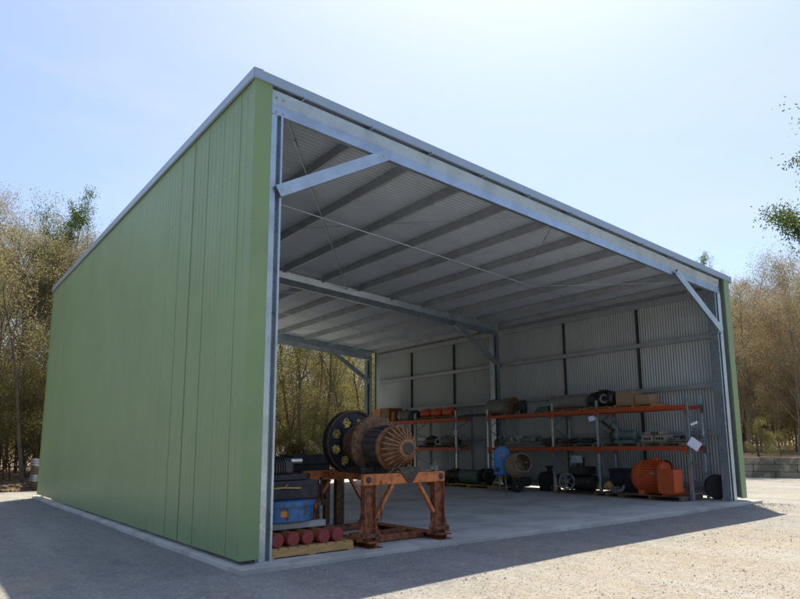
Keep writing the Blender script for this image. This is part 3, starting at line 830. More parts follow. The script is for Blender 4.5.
# ================================================================== racking along the right wall
XF, XB = 13.27, 14.10                     # aisle side / wall side uprights
ZR = 2.90
def upright_frame(t, y, zt=ZR):
    mb = MB()
    for x in (XF, XB):
        mb.box((x-.035, y-.045, S+.008), (x+.035, y-.041, zt)); mb.box((x-.035, y+.041, S+.008), (x+.035, y+.045, zt))
        sx = -1 if x == XF else 1
        mb.box((x+sx*.031-.002*(1-sx), y-.041, S+.008), (x+sx*.031+.002*(1+sx), y+.041, zt))
    o = obj('upright_frame', mb, M['galv'], t)
    mb = MB()
    zz = [.15, .62, 1.12, 1.62, 2.12, 2.6]
    for i in range(len(zz)-1):
        a, b = ((XF+.03), (XB-.03)) if i % 2 == 0 else ((XB-.03), (XF+.03))
        if i == 0: a, b = XB-.03, XF+.03
        mb.beam((a, y, zz[i]+.03), (b, y, zz[i+1]-.03), .025, .03, (0,1,0))
        if i == 0: pass
    for z in (.13, 2.62): mb.beam((XF+.03, y, z), (XB-.03, y, z), .025, .035, (0,1,0))
    each('lacing', mb, M['galv'], o)
    mb = MB()
    for x in (XF, XB): mb.box((x-.07, y-.06, S), (x+.07, y+.06, S+.008))
    each('foot_plate', mb, M['galv_dull'], o)
    return o
def beam_pair(t, y0, y1, z):
    for x in (XF-.045, XB+.02):
        mb = MB(); mb.box((x-.02, y0+.05, z-.11), (x+.03, y1-.05, z))
        o = obj('beam', mb, M['rackorange'], t, bevel=.004)
        mb = MB()
        for y in (y0+.046, y1-.046): mb.box((x-.028, y-.03, z-.22), (x-.0215, y+.03, z+.02))
        each('end_connector', mb, M['rackorange'], o)
def rack(label, ys, levels, skip=()):
    t = thing('pallet_rack', label, 'pallet rack', (XF, sum(ys)/len(ys), S), 'pallet racks along the corrugated wall')
    for y in ys: upright_frame(t, y)
    for i in range(len(ys)-1):
        for z in levels: beam_pair(t, ys[i], ys[i+1], z)
    return t
ra = rack('long three bay pallet rack with orange beams at the open end of the right wall', [.84, 3.97, 5.86, 9.12], (2.60, 1.43))
rb = rack('farther pallet rack with orange beams behind the ribbed rotor toward the rear opening', [11.0, 13.75, 16.5], (2.60, 1.43))
def card(parent, x, y, z, w, h, rx, label, cat='sign', name='paper_sign', lines=0):
    t = thing(name, label, cat, (x, y, z))
    m4 = Matrix.Translation((x, y, z)) @ Matrix.Rotation(R(-38), 4, 'Z') @ Matrix.Rotation(rx, 4, 'Y')
    mb = MB(); mb.cbox((0,0,0), (w, .004, h), m4); obj('sheet', mb, M['paper'], t)
    return t
card(ra, XF-.08, .62, 1.50, .34, .27, R(36), 'pale blue white paper sheet hung tilted on the front upright of the near rack')
card(ra, XF+.18, .74, 2.07, .22, .07, R(-22), 'small white tag tied to the lacing near the top of the front rack frame', 'tag', 'paper_tag')
card(ra, XF-.10, 4.10, 2.33, .24, .15, R(-14), 'small tilted white card hung by the second upright of the near rack')
card(rb, XF-.08, 10.95, 2.02, .13, .20, R(4), 'small bluish card on the upright between the two racks')

def on_pallet(label, x0, y0, x1, y1, z, m='timberold'):
    return pallet(label, x0, y0, x1, y1, z, m, .12, 'x', None)

# ---- generic finned motor along Y, with feet, end bell and terminal box
def motor(name, label, cat, x, y0, y1, z, r, m, mend=None, fins=18, box=True, group=None, feet=True):
    t = thing(name, label, cat, (x, (y0+y1)/2, z), group)
    L_ = y1-y0; c = z + r*1.12
    mb = MB(); mb.lathe([(0,r*.35),(.02*L_,r*.72),(.08*L_,r*.92),(.16*L_,r*.96),(.17*L_,r*.9),(.8*L_,r*.9),(.81*L_,r*.98),(.97*L_,r*.96),(L_,r*.7)], (x,y0,c), (0,1,0), 30)
    for k in range(fins*2):
        a = k*math.pi/fins
        mb.cbox((0,0,0), (r*.16, L_*.6, .010), Matrix.Translation((x+math.cos(a)*r*.95, y0+.49*L_, c+math.sin(a)*r*.95)) @ Matrix.Rotation(-a, 4, 'Y'))
    obj('casing', mb, M[m], t, smooth=30)
    mb = MB(); mb.lathe([(0,r*.14),(.16*L_,r*.14),(.161*L_,r*.3),(.2*L_,r*.36)], (x,y0-.14*L_,c), (0,1,0), 20); each('shaft', mb, M[mend or 'silver'], t, smooth=30)
    if box:
        mb = MB(); mb.box((x-r*.35, y0+.35*L_, c+r*.9), (x+r*.35, y0+.65*L_, c+r*1.22)); obj('terminal_box', mb, M[m], t, bevel=.01)
    if feet:
        mb = MB()
        for yy in (y0+.2*L_, y0+.75*L_): mb.box((x-r*.8, yy, z), (x+r*.8, yy+.08*L_, z+r*.35))
        each('foot', mb, M[m], t, bevel=.006)
    return t

# floor level: orange motor in the near bay
pallet('dark worn pallet on the slab under the orange motor in the near rack bay', 12.86, .95, 13.98, 2.95, S, 'timberold', .13, 'y')
t = thing('orange_motor', 'big bright orange electric motor with square terminal box on floor of near rack bay', 'motor', (13.2, 1.8, S+.13))
mz = .57; mx = 13.32
mb = MB(); mb.lathe([(0,.12),(.01,.20),(.05,.22),(.06,.36),(.16,.44),(.30,.47),(.36,.475),(.37,.44),(.92,.44),(.93,.48),(1.02,.48),(1.10,.42),(1.16,.30),(1.17,.1)], (mx-.12,2.62,mz), (.10,-1,0), 48)
cs = obj('casing', mb, M['orangemotor'], t, smooth=30)
mb = MB()
for k in range(34):
    a = k*2*math.pi/34
    mb.cbox((0,0,0), (.07,.56,.014), Matrix.Translation((mx-.06+math.cos(a)*.455, 1.97, mz+math.sin(a)*.455)) @ Matrix.Rotation(-a, 4, 'Y'))
for k in range(34):
    a = k*2*math.pi/34
    mb.cbox((0,0,0), (.05,.06,.03), Matrix.Translation((mx-.09+math.cos(a)*.45, 2.30, mz+math.sin(a)*.45)) @ Matrix.Rotation(-a, 4, 'Y'))
obj('cooling_fins', mb, M['orangemotor'], cs)
mb = MB(); mb.box((mx-.64, 1.02, .18), (mx-.18, 1.50, .80)); tb = obj('terminal_box', mb, M['orangemotor'], t, bevel=.012)
mb = MB(); mb.box((mx-.655, 1.0, .16), (mx-.642, 1.52, .82)); obj('cover', mb, M['orangemotor'], tb, bevel=.004)
mb = MB()
for yy in (1.35, 2.12): mb.box((mx-.45, yy, S+.13), (mx+.45, yy+.2, .22))
each('foot', mb, M['orangemotor'], t, bevel=.01)
mb = MB(); mb.box((mx-.10, 1.85, mz+.44), (mx+.04, 2.05, mz+.55)); obj('lifting_lug', mb, M['orangemotor'], t, bevel=.015)
mb = MB()                                              # end bell bolts, cover screws, conduit and a plain plate
for k in range(10):
    a_ = k*math.pi/5; c = V((mx-.10+math.cos(a_)*.40, 2.44, mz+math.sin(a_)*.40)); mb.tube([c, c+V((0,.045,0))], .018, 6)
for yy in (1.04, 1.48):
    for zz in (.20, .50, .78): mb.tube([(mx-.666, yy, zz), (mx-.655, yy, zz)], .012, 6)
each('bolt', mb, M['darkiron'], t)
mb = MB(); mb.tube([(mx-.40,1.20,.80),(mx-.42,1.18,.90),(mx-.34,1.30,1.0),(mx-.15,1.55,1.04)], .028, 10); obj('conduit', mb, M['rubber'], t, smooth=50)
mb = MB(); mb.cbox((mx-.47,1.80,mz+.10), (.012,.16,.10)); obj('rating_plate', mb, M['galv_dull'], t)
mb = MB(); mb.lathe([(0,.07),(.12,.07),(.121,.12),(.16,.14)], (mx-.14,2.76,mz), (.06,-1,0), 20); obj('shaft_end', mb, M['rustbrown'], t, smooth=30)

# floor: bay between the near rack's first two uprights - scrap and a navy case
pallet('low dark pallet of scrap fittings left of the orange motor', 12.95, 3.05, 13.95, 4.0, S, 'timberold', .12, 'y')
t = thing('pump', 'small pump with yellow body among scrap left of the orange motor', 'pump', (13.15, 3.35, S+.12))
mb = MB(); mb.lathe([(0,.06),(.01,.12),(.16,.13),(.18,.07)], (13.1,3.62,.22), (0,-1,.5), 20); obj('volute', mb, M['yellow'], t, smooth=30)
mb = MB(); mb.lathe([(0,.05),(.01,.09),(.3,.09),(.32,.05)], (13.1,3.45,.16), (.1,-1,0), 18); mb.cbox((13.05,3.2,.12), (.2,.22,.1)); obj('motor', mb, M['greymach'], t, smooth=30)
t = thing('pipe_elbow', 'grey curved pipe elbow in the scrap heap left of the orange motor', 'pipe elbow', (13.0, 3.0, S+.12))
mb = MB(); mb.tube([(12.98,3.18,.13),(12.96,3.05,.12),(13.02,2.98,.16),(13.10,2.98,.28)], .05, 12); mb.lathe([(0,.09),(.03,.09)], (12.985,3.2,.13), (0,-1,0), 16); obj('bend', mb, M['greymach'], t, smooth=40)
t = thing('navy_tool_case', 'large dark navy steel case on the floor at the wall behind the scrap', 'case', (13.9, 3.2, S))
mb = MB(); mb.box((13.55, 2.75, S), (14.05, 3.85, .68)); b_ = obj('body', mb, M['blackpaint'], t, bevel=.015)
mb = MB(); mb.box((13.53, 2.73, .685), (14.07, 3.87, .75)); obj('lid', mb, M['blackpaint'], t, bevel=.01)

# floor: middle bay - compressor-like machine with big wheel and white box
t = thing('air_compressor', 'dark belt driven compressor with pale wheel and white box under the rack', 'compressor', (13.4, 5.2, S))
mb = MB(); mb.lathe([(0,.1),(.05,.24),(1.0,.24),(1.05,.1)], (13.5,4.35,.30), (0,1,0), 24); obj('tank', mb, M['darkiron'], t, smooth=30)
mb = MB(); mb.box((13.2,4.5,.55), (13.75,5.2,.8)); mb.lathe([(0,.14),(.3,.14)], (13.45,4.9,.78), (0,0,1), 16); mb.box((13.2,4.4,S+.02),(13.8,5.4,S+.10)); each('pump_block', mb, M['darkiron'], t, bevel=.02)
mb = MB(); mb.lathe([(-.04,.215),(-.04,.27),(.04,.27),(.04,.215)], (13.15,5.25,.33), (-.8,-.6,0), 36, True)
for k in range(5):
    a = k*2*math.pi/5; d = V((-.6*math.cos(a), .8*math.cos(a), math.sin(a)))
    mb.beam(V((13.15,5.25,.33))+d*.05, V((13.15,5.25,.33))+d*.23, .025, .04, (-.8,-.6,0))
mb.lathe([(-.05,.07),(.05,.07)], (13.15,5.25,.33), (-.8,-.6,0), 16); obj('drive_wheel', mb, M['greymach'], t, smooth=30)
mb = MB(); mb.box((13.1,4.72,.92), (13.35,4.98,1.16)); obj('switch_box', mb, M['white'], t, bevel=.012)
pallet('thin dark pallet on the slab below the compressor in the middle rack bay', 12.98, 4.15, 13.95, 5.7, S, 'timberold', .035, 'y')

# cement mixer
t = thing('cement_mixer', 'towable cement mixer with bright blue engine cover and stained tan drum', 'cement mixer', (12.6, 7.3, S))
mb = MB(); dd = V((-.30, -.92, .22)).normalized(); c0 = V((12.42, 6.53, .93)) - dd*.80
mb.lathe([(0,.02),(.0,.16),(.03,.26),(.20,.40),(.38,.44),(.60,.38),(.78,.31),(.80,.325),(.83,.325),(.83,.30),(.79,.295),(.6,.35),(.4,.40),(.2,.36),(.08,.2),(.08,.02)], c0, dd, 40)
side_ = dd.orthogonal().normalized()
for k in range(3):                                     # mixing paddles inside
    q = side_.copy(); q.rotate(Matrix.Rotation(k*2.094+.4, 3, dd)); mb.beam(c0+dd*.25+q*.33, c0+dd*.62+q*.24, .03, .10, q)
obj('drum', mb, M['tan'], t, smooth=40)
mb = MB()                                              # arched cover: profile in the X-Z like plane, extruded in depth
def arch(mb, c, w, h, th, rz, n=12):
    m4 = Matrix.Translation(c) @ Matrix.Rotation(rz, 4, 'Z'); out = [(-w/2, 0)]
    for i in range(n+1):
        a = math.pi - math.pi*i/n; out.append((w/2*math.cos(a), h-w/2 + w/2*math.sin(a)))
    out.append((w/2, 0)); k = len(out)
    vs = [m4 @ V((x, y, z)) for y in (-th/2, th/2) for x, z in out]
    mb.add(vs, [tuple(range(k)), tuple(range(k, 2*k))[::-1]] + [(i, (i+1) % k, k+(i+1) % k, k+i) for i in range(k)])
cc = V((12.48, 7.60, .50)); rz = R(-40)
arch(mb, cc, .56, .98, .42, rz); cv = obj('engine_cover', mb, M['bluebright'], t, smooth=40, bevel=.02)
mb = MB(); arch(mb, cc + Matrix.Rotation(rz, 3, 'Z') @ V((-.06, -.23, .03)), .36, .46, .06, rz); obj('lower_guard', mb, M['bluebright'], cv, bevel=.01)
mb = MB()
for z in (.60, .66, .72, .80): mb.cbox((0,0,0), (.26, .008, .028), Matrix.Translation(cc + Matrix.Rotation(rz, 3, 'Z') @ V((-.02, -.218, z))) @ Matrix.Rotation(rz, 4, 'Z'))
each('vent_slot', mb, M['white'], cv)
mb = MB(); q = cc + Matrix.Rotation(rz, 3, 'Z') @ V((-.16, -.27, .18)); mb.lathe([(0,.02),(.001,.07),(.02,.09)], q, Matrix.Rotation(rz, 3, 'Z') @ V((0,1,0)), 20); obj('starter_disc', mb, M['darkiron'], cv, smooth=30)
mb = MB()
for a, b in (((12.45,7.75,.52),(12.25,7.95,.0)), ((12.45,7.45,.52),(12.2,7.1,.02)), ((12.6,7.3,.55),(12.5,6.9,.12)), ((12.3,7.98,.03),(12.9,6.7,.14)), ((12.5,7.5,.5),(12.6,6.8,.75)), ((12.25,7.1,.12),(12.95,7.6,.12)), ((12.35,7.6,.5),(12.1,7.35,.02))):
    mb.tube([a, b], .025, 8)
each('frame', mb, M['tan'], t, smooth=50)
def tyre_wheel(t, c, r, w, axd, rim='greymach'):
    mb = MB(); mb.lathe([(-w/2,r*.62),(-w/2,r*.9),(-w*.3,r),(w*.3,r),(w/2,r*.9),(w/2,r*.62)], c, axd, 28)
    wl = obj('wheel', mb, M['rubber'], t, smooth=35)
    mb = MB(); mb.lathe([(-w*.52,r*.12),(-w*.50,r*.2),(-w*.35,r*.3),(-w*.42,r*.62),(w*.42,r*.62),(w*.35,r*.3),(w*.52,r*.15)], c, axd, 24); obj('rim', mb, M[rim], wl, smooth=35)
tyre_wheel(t, (12.42, 6.82, S+.20), .20, .11, (-.8,-.6,0)); tyre_wheel(t, (12.95, 7.75, S+.20), .20, .11, (-.8,-.6,0))
mb = MB(); mb.box((12.55,6.65,.16), (12.95,7.25,.42)); obj('gearbox', mb, M['darkiron'], t, bevel=.02)

# floor: drums on pallets in the gap between the racks
pallet('brown pallet on the slab under the teal mesh drum left of the cement mixer', 12.75, 8.6, 13.8, 10.9, S, 'timber', .12, 'y')
t = thing('mesh_drum', 'teal perforated steel drum lying on a pallet left of the cement mixer', 'drum', (13.2, 9.7, S+.12))
mb = MB(); mb.lathe([(0,.15),(.0,.27),(.04,.28),(.05,.255),(.95,.255),(.96,.28),(1.0,.27),(1.0,.15)], (13.15,10.45,.34), (0,-1,0), 36); db = obj('drum_body', mb, M['tealmach'], t, smooth=30)
mb = MB()
for i in range(22):
    for k in range(28):
        a = (k + .5*(i % 2))*2*math.pi/28; y = 10.36 - i*.038
        mb.cbox((0,0,0), (.004,.018,.024), Matrix.Translation((13.15+.2555*math.cos(a), y, .34+.2555*math.sin(a))) @ Matrix.Rotation(-a, 4, 'Y'))
tag(obj('perforation', mb, M['darkiron'], db), kind='stuff')
t = thing('winch_drum', 'dark flanged winch drum with spoked end right of the teal mesh drum', 'winch drum', (13.1, 9.05, S+.12))
mb = MB(); wheel(mb, (13.1, 8.92, .37), .30, .05, 6, .055, .19, 60, .05); mb.lathe([(0,.14),(.35,.14)], (13.1,8.95,.37), (0,1,0), 24); mb.lathe([(0,.28),(.04,.28)], (13.1,9.25,.37), (0,1,0), 32)
mb.box((12.9,8.9,S+.12),(13.3,9.2,S+.24)); obj('flange', mb, M['darkiron'], t, smooth=30)
motor('electric_motor', 'dark grey ribbed motor lying at the far end of the drum pallet', 'motor', 13.3, 10.6, 11.6, S+.12, .24, 'darkiron')
pallet('dark pallet on the slab beneath the far rack beside the drum pallet', 12.85, 11.1, 13.8, 12.4, S, 'timberold', .12, 'y')
motor('electric_motor', 'dark blue green motor on the dark pallet beneath the far rack', 'motor', 13.3, 11.75, 12.35, S+.12, .2, 'tealmach')
# tyre and work boots in the front corner of the right wall
t = thing('spare_tyre', 'old black tyre leaning at the right wall between rack frame and front post', 'tyre', (14.1, .62, S))
mb = MB(); mb.lathe([(-.10,.20),(-.11,.30),(-.08,.335),(.08,.335),(.11,.30),(.10,.20)], (14.12, .58, S+.36), (.75,.62,.15), 36); obj('tyre', mb, M['rubber'], t, smooth=40)
mb = MB(); mb.lathe([(-.04,.19),(.04,.19)], (14.12, .58, S+.36), (.75,.62,.15), 30); obj('rim', mb, M['darkiron'], t, smooth=40)

# ---------- middle shelf, z=1.43
ZM, ZT = 1.432, 2.602
pallet('weathered pallet on the middle shelf of the near bay under taupe machine heads', 13.22, 1.05, 14.08, 2.35, ZM, 'timberold', .12, 'y')
pallet('weathered pallet on the middle shelf of the near bay under the teal pump', 13.22, 2.45, 14.08, 3.85, ZM, 'timberold', .12, 'y')
for i, (y0, y1, z0, h_, lab) in enumerate(((2.02, 2.42, .12, .22, 'taupe cast machine head on middle shelf nearest the teal pump'), (1.60, 1.98, .12, .22, 'taupe cast machine head on middle shelf nearest the front frame'), (1.75, 2.3, .345, .10, 'flat taupe cover plate stacked on top of the two machine heads'))):
    t = thing('cast_block', lab, 'machine part', (13.5, (y0+y1)/2, ZM+z0))
    mb = MB(); mb.box((13.3,y0,ZM+z0), (13.75,y1,ZM+z0+h_)); b_ = obj('casting', mb, M['taupe'], t, bevel=.03)
    mb = MB()
    for k in range(3): mb.lathe([(0,.03),(.012,.04)], (13.288, y0+.1+k*.09, ZM+z0+h_*.5), (1,0,0), 12)
    each('bolt_head', mb, M['darkiron'], b_)
t = thing('pump', 'teal centrifugal pump with pipe flange on middle shelf of the near rack bay', 'pump', (13.5, 3.1, ZM+.12))
mb = MB(); mb.lathe([(0,.08),(.02,.17),(.14,.20),(.18,.12),(.40,.12),(.41,.15),(.75,.15),(.78,.08)], (13.45,3.45,ZM+.36), (0,-1,0), 26); mb.tube([(13.40,3.32,ZM+.48),(13.36,3.36,ZM+.62),(13.34,3.45,ZM+.70)], .06, 12); mb.box((13.3,2.75,ZM+.12),(13.6,3.4,ZM+.20))
obj('body', mb, M['tealmach'], t, smooth=30)
mb = MB(); mb.lathe([(0,.10),(.03,.10)], (13.335,3.46,ZM+.71), (-.1,.6,.5), 18); obj('flange', mb, M['greymach'], t, smooth=30)
t = thing('lever_arm', 'dark steel lever arm slanting up beside the teal pump', 'lever', (13.4, 3.75, ZM+.12))
mb = MB(); mb.beam((13.35,3.45,ZM+.50), (13.35,3.88,ZM+.80), .05, .07); mb.lathe([(0,.07),(.06,.07)], (13.32,3.45,ZM+.48), (1,0,0), 16); mb.box((13.28,3.42,ZM+.12),(13.42,3.55,ZM+.45)); obj('arm', mb, M['darkiron'], t)
r2 = random.Random(11)
t = thing('pipe_bundle', 'thin grey pipes and rods piled on the middle shelf by the front frame', 'pipes', (13.5, 1.3, ZM+.12))
mb = MB()
for k in range(9):
    x = 13.25+r2.random()*.4; y = .98+r2.random()*.25; z = ZM+.135+k*.009
    mb.tube([(x,y,z), (x+r2.uniform(-.1,.2), y+.5+r2.random()*.15, z+r2.uniform(0,.05))], .012, 6)
mb.lathe([(0,.05),(.12,.05)], (13.35,1.15,ZM+.18), (0,1,.2), 14); each('pipe', mb, M['greymach'], t, smooth=50)
pallet('dark pallet on the middle shelf of the middle rack bay', 13.22, 4.15, 14.08, 5.7, ZM, 'timberold', .10, 'y')
t = thing('gear_shafts', 'dark geared shafts lying side by side on the middle rack bay shelf', 'shafts', (13.5, 4.9, ZM+.10))
mb = MB()
for k in range(4):
    x = 13.3 + k*.14; mb.lathe([(0,.03),(.2,.03),(.2,.07),(.4,.07),(.4,.045),(.9,.045),(.9,.08),(1.1,.08),(1.1,.03),(1.3,.03)], (x,4.25+k*.03,ZM+.185), (0,1,0), 16)
each('shaft', mb, M['darkiron'], t, smooth=30)
# third bay: flat grey machine bed, pale bars
t = thing('machine_bed', 'low grey machine bed with two pale upright lugs on middle shelf above the cement mixer', 'machine bed', (13.5, 7.6, ZM))
mb = MB(); mb.box((13.2,6.3,ZM+.0), (13.9,8.6,ZM+.07)); mb.box((13.3,6.6,ZM+.07), (13.7,8.3,ZM+.2)); b_ = obj('bed', mb, M['greymach'], t, bevel=.02)
for y in (7.9, 7.55):
    mb = MB(); mb.box((13.25,y-.04,ZM+.2), (13.32,y+.04,ZM+.36)); obj('lug', mb, M['white'], t, bevel=.008)
t = thing('steel_bar_stack', 'pale flat bars stacked along the wall side of the shelf above the mixer', 'bars', (13.9, 7.2, ZM))
mb = MB()
for k in range(5): mb.box((13.93,6.1+k*.05,ZM+.002+k*.05), (14.05,8.8-k*.1,ZM+.04+k*.05))
each('bar', mb, M['taupe'], t)
t = thing('curved_guard', 'smooth grey curved sheet guard lying right of the machine bed', 'guard', (13.4, 6.6, ZM))
mb = MB(); pts = []
for k in range(9):
    a = math.pi*k/8; pts.append((13.35-.2*math.cos(a), .19*math.sin(a)))
vs = [(x, y, ZM+.21+z) for y in (6.62, 7.3) for x, z in pts]; mb.add(vs, [(i,i+1,9+i+1,9+i) for i in range(8)])
g_ = obj('guard', mb, M['greymach'], t, smooth=60); so = g_.modifiers.new('t','SOLIDIFY'); so.thickness = .006
# far rack middle shelf: small motors
pallet('dark pallet on the middle shelf of the far rack under small motors', 13.2, 11.2, 14.08, 13.5, ZM, 'timberold', .10, 'y')
motor('electric_motor', 'small dark motor with pale end ring on the far rack middle shelf', 'motor', 13.45, 11.5, 12.1, ZM+.10, .17, 'greymach', 'white')
motor('electric_motor', 'small dark motor left of the pale ringed one on the far rack shelf', 'motor', 13.45, 12.5, 13.1, ZM+.10, .17, 'darkiron')
t = thing('bearing_ring', 'pale steel ring standing against the small motors on the far rack shelf', 'ring', (13.3, 12.22, ZM+.1))
mb = MB(); mb.lathe([(-.03,.08),(-.03,.14),(.03,.14),(.03,.08)], (13.3,12.25,ZM+.245), (-.7,-.7,0), 24, True); obj('ring', mb, M['white'], t, smooth=30)

# ---------- top shelf, z=2.60
pallet('orange stained pallet on top of the near bay below the cartons', 13.22, 1.9, 14.08, 3.3, ZT, 'timberorange', .10, 'y')
pallet('dusty orange stained pallet on top of the rack below the dark ringed motor', 13.22, 3.4, 14.08, 4.5, ZT, 'timberorange', .08, 'y')
pallet('orange stained pallet on top of the rack below the grey perforated cylinder', 13.22, 4.6, 14.08, 6.2, ZT, 'timberorange', .08, 'y')
for lab, y0, y1, h_ in (('tall brown carton on top of the rack right of the ringed motor', 2.62, 3.25, .42), ('low brown carton on top of the rack at its open end', 2.05, 2.56, .28)):
    t = thing('carton', lab, 'carton', (13.6, (y0+y1)/2, ZT+.10))
    mb = MB(); mb.box((13.3,y0,ZT+.10), (13.85,y1,ZT+.10+h_)); b_ = obj('box', mb, M['card'], t, bevel=.008)
    mb = MB(); mb.box((13.3,(y0+y1)/2-.03,ZT+.1005+h_), (13.85,(y0+y1)/2+.03,ZT+.1025+h_)); obj('tape', mb, M['timber'], t)
t = motor('ringed_motor', 'dark motor with pale round end ring on top of the rack left of the cartons', 'motor', 13.55, 3.42, 4.35, ZT+.08, .24, 'darkiron')
mb = MB(); mb.lathe([(-.02,.08),(-.02,.15),(.02,.15),(.02,.08)], (13.33,3.72,ZT+.34), (-.9,-.35,0), 24, True); obj('end_ring', mb, M['greymach'], t, smooth=30)
t = thing('perforated_cylinder', 'long grey perforated cylinder lying on top of the middle rack bay', 'cylinder', (13.55, 5.2, ZT+.08))
mb = MB(); mb.lathe([(0,.12),(0,.235),(.03,.245),(.04,.225),(1.40,.225),(1.41,.245),(1.45,.235),(1.45,.12)], (13.5,4.55,ZT+.325), (0,1,0), 36); db = obj('shell', mb, M['greymach'], t, smooth=30)
mb = MB()
for i in range(26):
    for k in range(26):
        a = (k + .5*(i % 2))*2*math.pi/26; y = 4.66 + i*.05
        mb.cbox((0,0,0), (.004,.022,.026), Matrix.Translation((13.5+.2255*math.cos(a), y, ZT+.325+.2255*math.sin(a))) @ Matrix.Rotation(-a, 4, 'Y'))
tag(obj('perforation', mb, M['taupe'], db), kind='stuff')
t = thing('pressure_tank', 'big grey ribbed horizontal tank on the left end of the near rack top', 'tank', (13.55, 8.6, ZT))
mb = MB(); mb.lathe([(0,.05),(.03,.20),(.08,.27),(.1,.28),(1.22,.28),(1.26,.2),(1.30,.05)], (13.5,7.95,ZT+.33), (0,1,0), 32)
for yy in (8.1, 8.3, 8.95): mb.lathe([(0,.28),(0,.30),(.05,.30),(.05,.28)], (13.5,yy,ZT+.33), (0,1,0), 32)
obj('shell', mb, M['greymach'], t, smooth=30)
mb = MB(); mb.box((13.25,8.15,ZT), (13.75,8.25,ZT+.14)); mb.box((13.25,8.95,ZT), (13.75,9.05,ZT+.14)); each('cradle', mb, M['rustbrown'], t)
mb = MB(); wheel(mb, (13.45, 7.9, ZT+.36), .29, .05, 5, .06, .18, 50, .05); obj('end_flange', mb, M['rust'], t, smooth=30)
t = thing('dark_pulley', 'dark round pulley standing right of the grey tank on the rack top', 'pulley', (13.45, 7.4, ZT))
mb = MB(); mb.lathe([(0,.08),(0,.25),(.03,.26),(.06,.22),(.12,.22),(.15,.26),(.18,.25),(.18,.08)], (13.45,7.3,ZT+.262), (-.5,.85,0), 32); mb.lathe([(-.03,.07),(.22,.07)], (13.45,7.3,ZT+.262), (-.5,.85,0), 20); obj('disc', mb, M['darkiron'], t, smooth=30)
t = thing('blue_tarp_bundle', 'folded dull blue tarp bundle on the rack top between pulley and perforated cylinder', 'tarp', (13.7, 6.6, ZT))
mb = MB(); mb.box((13.55,6.25,ZT), (14.0,7.0,ZT+.10)); mb.box((13.58,6.3,ZT+.10), (13.98,6.95,ZT+.19)); mb.box((13.6,6.4,ZT+.19), (13.95,6.85,ZT+.25)); each('fold', mb, M['tealmach'], t, bevel=.03)
# assorted spares that fill the shelves
def flange_pile(name, label, cat, x, y, z, rs, m, h=.05):
    t = thing(name, label, cat, (x, y, z)); zz = z
    for r_ in rs:
        mb = MB(); mb.lathe([(0,r_*.4),(0,r_),(h*.8,r_),(h*.8,r_*.6),(h,r_*.55),(h,r_*.4)], (x+rng.uniform(-.02,.02),y+rng.uniform(-.02,.02),zz), (0,0,1), 24, True)
        obj('flange', mb, M[m], t, smooth=30); zz += h
def housing(name, label, cat, x, y, z, sx, sy, sz, m, cyl=True):
    t = thing(name, label, cat, (x, y, z))
    mb = MB(); mb.box((x-sx/2,y-sy/2,z), (x+sx/2,y+sy/2,z+sz*.7)); obj('body', mb, M[m], t, bevel=min(sx,sy)*.12)
    mb = MB(); mb.lathe([(0,sz*.18),(.02,sz*.34),(sx*.6,sz*.34),(sx*.62,sz*.18)], (x-sx*.65,y,z+sz*.45), (1,0,0), 22); obj('end_cover', mb, M['darkiron' if m != 'darkiron' else 'rust'], t, smooth=30)
    mb = MB(); mb.lathe([(0,sx*.18),(sz*.22,sx*.18),(sz*.22,sx*.28),(sz*.3,sx*.28)], (x,y,z+sz*.7), (0,0,1), 18); obj('top_port', mb, M[m], t, smooth=30)
flange_pile('flange_stack', 'stack of rusty pipe flanges on middle shelf above the compressor wheel', 'flanges', 13.45, 5.55, ZM+.10, (.14,.13,.14,.12), 'rust')
housing('valve_housing', 'grey valve housing at the left end of the shelf above the cement mixer', 'valve', 13.5, 8.75, ZM, .3, .34, .38, 'greymach')
housing('gear_housing', 'rusty brown gear housing on the middle shelf right of the curved guard', 'gear housing', 13.5, 6.05+.1, ZM, .34, .3, .36, 'rust')
housing('gear_housing', 'dark gear housing on the far rack middle shelf at its open end', 'gear housing', 13.5, 11.22, ZM+.10, .3, .22, .3, 'darkiron')
flange_pile('flange_stack', 'stack of dull grey flanges on the far rack middle shelf', 'flanges', 13.45, 13.3, ZM+.10, (.15,.14,.14), 'greymach')
housing('pump_housing', 'teal pump housing on the floor under the third bay behind the cement mixer', 'pump', 13.6, 8.3, S, .4, .5, .62, 'tealmach')
housing('gear_housing', 'large dark navy gear housing on the floor right of the cement mixer', 'gear housing', 13.65, 6.45, S, .5, .6, .85, 'blackpaint')
housing('gear_housing', 'dark gear housing on the floor beneath the far rack behind the dark motor', 'gear housing', 13.6, 12.95, S, .4, .5, .6, 'darkiron')
flange_pile('flange_stack', 'stack of rusty discs on floor by the upright left of the compressor', 'flanges', 13.5, 5.78+.28, S, (.17,.17,.16,.17,.15), 'rustbrown')
housing('valve_housing', 'small rusty valve on rack top beside the tall carton and ringed motor', 'valve', 13.75, 3.34, ZT+.10, .16, .12, .2, 'rust')
flange_pile('flange_stack', 'two dark discs on rack top between perforated cylinder and blue tarp', 'flanges', 13.5, 6.12, ZT+.08, (.12,.12), 'darkiron')
housing('starter_box', 'tan starter box behind the pale pipes by the front frame middle shelf', 'switch box', 13.92, 1.35, ZM+.12, .2, .26, .26, 'taupe')
